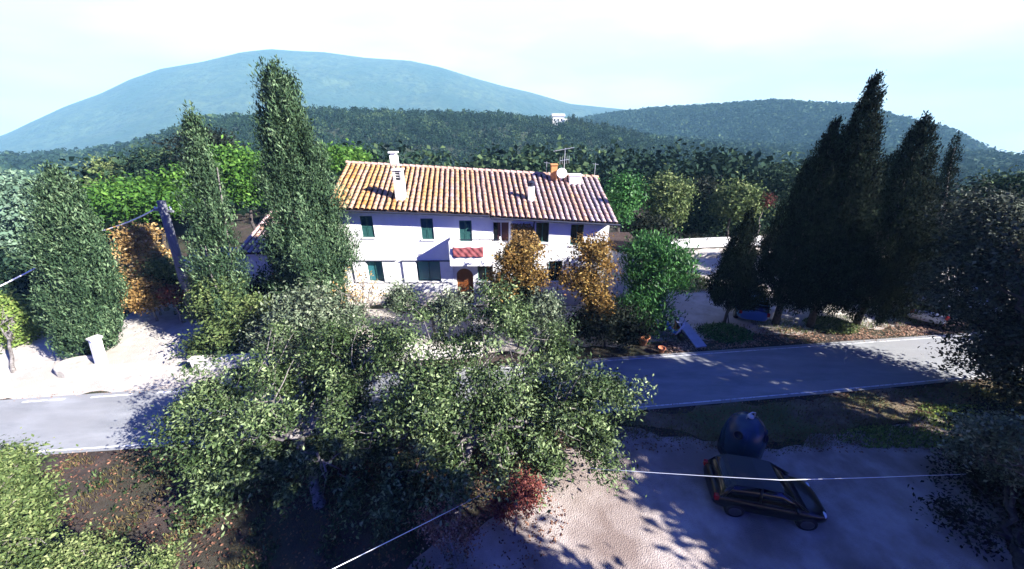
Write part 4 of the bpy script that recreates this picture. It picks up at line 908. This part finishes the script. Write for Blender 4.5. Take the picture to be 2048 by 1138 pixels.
make_tree('purple_bush', 'purplish leafed bush among the trees behind the short cypress', 'bush', [(1532,402,17,18,34)], None, 'red', 'bark', n=900, size=.2, rc=.28, r0=.05, seed=140, tshift=-.45)
make_tree('hedge', 'clipped dark hedge on the white wall at the yard back', 'hedge', [(1380,482,45,17,33.5,.4),(1450,486,45,17,34,.4),(1520,490,40,16,34,.4)], None, 'dark', 'dark_bark', n=6000, size=.16, rc=.2, r0=.05, seed=141)

# ------------------------------------------------------------------ ground cover (stuff)
def scatter(name, area, n, size, asp, leaf, seed, up, tnt=(.5,.25), z=.05, mask=None):
    rg = np.random.default_rng(seed); x0, x1, y0, y1 = area; P = np.stack([rg.uniform(x0,x1,n), rg.uniform(y0,y1,n), np.zeros(n)], 1)
    if mask is not None: P = P[mask(P[:,0], P[:,1])]
    cl = fbm(P[:,0], P[:,1], 3.5, rg, 4); k = rg.uniform(-1,1,len(P)) < cl+.35; P = P[k]; cl = cl[k]; n = len(P)
    P[:,2] = z + (rg.uniform(0,size*.5,n) if up else 0)
    out = np.zeros((n,3)) if up else np.tile([0,0,3.],(n,1))
    me = leaves(P, out, size, asp, np.clip(rg.normal(tnt[0],tnt[1],n)+cl*.15,0,1), rg, 0 if up else 1, np.tile([0,0,1.],(n,1)) if up else None, .8)
    return tag(link(name, me, LF[leaf]), kind='stuff')
verge = lambda x, y: (y < near_e(x)-.15) & ~((x > 1) & (x < 8) & (y < 9.9)) & (y > 7.6+.03*x)
scatter('grass', (-4,26,6,13.5), 60000, .16, .12, 'grass', 201, True, (.45,.3), .03, lambda x, y: verge(x,y) & ((y > 9.7) | (x < 1)))
scatter('leaf_litter', (-16,26,2,13.5), 60000, .07, .6, 'litter', 202, False, (.12,.2), .05, lambda x, y: (y < near_e(x)-.05) & ((x < 1.2+.5*np.sin(y*2)) | (y > 9.4)))
scatter('leaf_litter', (8,30,15,19.5), 26000, .1, .5, 'litter', 203, False, (.65,.2), .075, lambda x, y: (y > far_e(x)+.1) & (y < far_e(x)+1.7))
scatter('grass', (8,30,16,21), 22000, .2, .12, 'olive', 204, True, (.5,.25), .06, lambda x, y: (y > far_e(x)+1.0) & (y < far_e(x)+2.6))
scatter('grass', (-16,-8,14,17), 9000, .16, .14, 'bright', 205, True, (.3,.25), .05, lambda x, y: (y > far_e(x)+.9))
def band(fn, w_): return lambda x, y: (np.abs(y-fn(x)) < w_)
scatter('grass', (3,30,8.8,13.5), 50000, .13, .14, 'grass', 207, True, (.4,.3), .03, lambda x, y: np.abs(y-np.interp(x, [3,4.6,9,18,26], [10.6,10.6,9.6,11.2,9.2])) < .45)
scatter('gravel_spill', (-40,40,6,19), 90000, .045, .8, 'litter', 208, False, (.8,.2), .075, lambda x, y: (np.abs(y-near_e(x)) < .16) | (np.abs(y-far_e(x)) < .2))
scatter('weeds', (12,22,9.6,11.8), 16000, .15, .3, 'lime', 206, True, (.4,.3), .03, lambda x, y: ((x-19)**2/7+(y-11)**2/1.0 < 1) | ((x-14.5)**2/5+(y-10)**2/.4 < 1))
scatter('undergrowth', (-18,-2,4.5,9.3), 26000, .13, .35, 'oak', 212, True, (.25,.25), .03, lambda x, y: fbm(x, y, 2.2, np.random.default_rng(5), 4) > .35)
scatter('dry_grass', (-18,-1,4.5,9.3), 26000, .15, .12, 'grass', 213, True, (.15,.2), .03, lambda x, y: fbm(x, y, 1.9, np.random.default_rng(6), 4) > .2)
heap('grass_clump', 'green leafy weeds at the foot of the short cypress', 1450, 668, 55, 12, 'laurel', 210, 2200, cat='plant')
heap('grass_clump', 'green weeds at the foot of the broad ragged cypress', 1660, 652, 50, 10, 'olive', 211, 2000, cat='plant')

# ------------------------------------------------------------------ woods on the slopes (stuff)
def woods(name, n, r0_, r1_, az0, az1, zf, rad, nl, leaf, seed, lsz, keep=None):
    rg = np.random.default_rng(seed); a = rg.uniform(R(az0), R(az1), n); r = np.sqrt(rg.uniform(r0_**2, r1_**2, n)); x, y = np.sin(a)*r, np.cos(a)*r
    if keep is not None: k = keep(x, y); x, y = x[k], y[k]; n = len(x)
    Rr = rg.uniform(rad[0], rad[1], n); z = zf(x, y) + Rr*.7
    d = unit(rg.normal(size=(n,nl,3))); d[:,:,2] = abs(d[:,:,2])*1.1 - .25
    C = np.stack([x,y,z],1)[:,None]; P = C + d*Rr[:,None,None]*rg.uniform(.6,1.05,(n,nl,1))*np.array([1,1,1.15])
    tc_ = np.clip(rg.beta(1.3,1.8,n)*.8 + fbm(x, y, 70, rg, 3)*.16, 0, 1); T = np.clip(np.repeat(tc_, nl)+rg.normal(0,.12,n*nl),0,1)
    me = leaves(P.reshape(-1,3), d.reshape(-1,3)*2, lsz, .75, T, rg, .3)
    return tag(link(name, me, LF[leaf]), kind='stuff')
woods('woodland', 1500, 52, 135, -66, 62, gz, (1.6,5.2), 150, 'forest', 301, .75, lambda x, y: (y > 40) | (x < -38) | (x > 42))
woods('woodland', 5600, 125, 350, -76, 62, gz, (1.4,5.6), 84, 'forest', 302, 1.0)
woods('woodland', 4200, 345, 600, -76, 66, gz, (3,6), 18, 'forest', 304, 3.2)
woods('woodland', 11000, 490, 915, -4, 62, hz2, (3.5,6.5), 16, 'forest', 303, 4.2)

# far white villa with its cypress row
q = ap(1116, 243, 322); vz = float(gz(q.x, 322)); vz = q.z+1.2
r = empty('villa', (q.x, 317, vz-3.4), 'white villa on the wooded ridge far behind the house', 'house')
mb = MB(); mb.box(-5,4.5,0,8,-2,6); mb.box(4.5,9,2,8,-2,4.2); mb.build('wall', M['plaster'], r)
mb = MB(); mb.add([(-5.6,-.6,6),(5.1,-.6,6),(5.1,8.6,6),(-5.6,8.6,6),(-5.6,4,8),(5.1,4,8)], [(0,1,5,4),(2,3,4,5),(0,4,3),(1,2,5),(0,3,2,1)]); mb.build('roof', M['concrete'], r)
for k_ in range(3): mb = MB(); mb.box(-3.8+k_*2.8,-2.7+k_*2.8,-.08,.0,2.5,4.2); mb.build('window', M['dark_glass'], r)
row = [(1138,252,236),(1146,254,233),(1154,255,236),(1163,257,238),(1172,258,240),(1182,261,243),(1193,263,245),(1204,266,248),(1215,268,250),(1226,270,252),(1237,272,255),(1248,274,257),(1259,276,260),(1270,278,262),(1281,280,265),(1092,247,238),(1100,246,236)]
ORD = 'first second third fourth fifth sixth seventh eighth ninth tenth eleventh twelfth thirteenth fourteenth fifteenth'.split()
for i, (px_, pb_, pt_) in enumerate(row):
    Y = 315; b_ = ap(px_, pb_+4, Y); t = ap(px_, pt_, Y)
    o = make_cypress('distant_cypress', ('dark cypress, ' + ORD[i] + ' in the row descending right of the far white villa') if i < 15 else ['dark cypress just left of the far white villa', 'dark cypress touching the left wall of the far white villa'][i-15], 'tree', b_, t, 2.0, 'cyp', n=600, size=1.1, asp=.5, seed=400+i, group='cypress row by the far villa', lumpy=.1, r0=.3)

# ------------------------------------------------------------------ haze
hm = bpy.data.materials.new('haze'); hm.use_nodes = True; nt = hm.node_tree; nt.nodes.clear()
pv = nt.nodes.new('ShaderNodeVolumePrincipled'); pv.inputs['Color'].default_value = (.36,.76,1.0,1); pv.inputs['Density'].default_value = .00027; pv.inputs['Anisotropy'].default_value = -.05
om = nt.nodes.new('ShaderNodeOutputMaterial'); nt.links.new(pv.outputs[0], om.inputs['Volume'])
mb = MB(); mb.box(-3600, 3600, -150, 3600, -900, 450); tag(mb.build('haze', hm), kind='stuff')
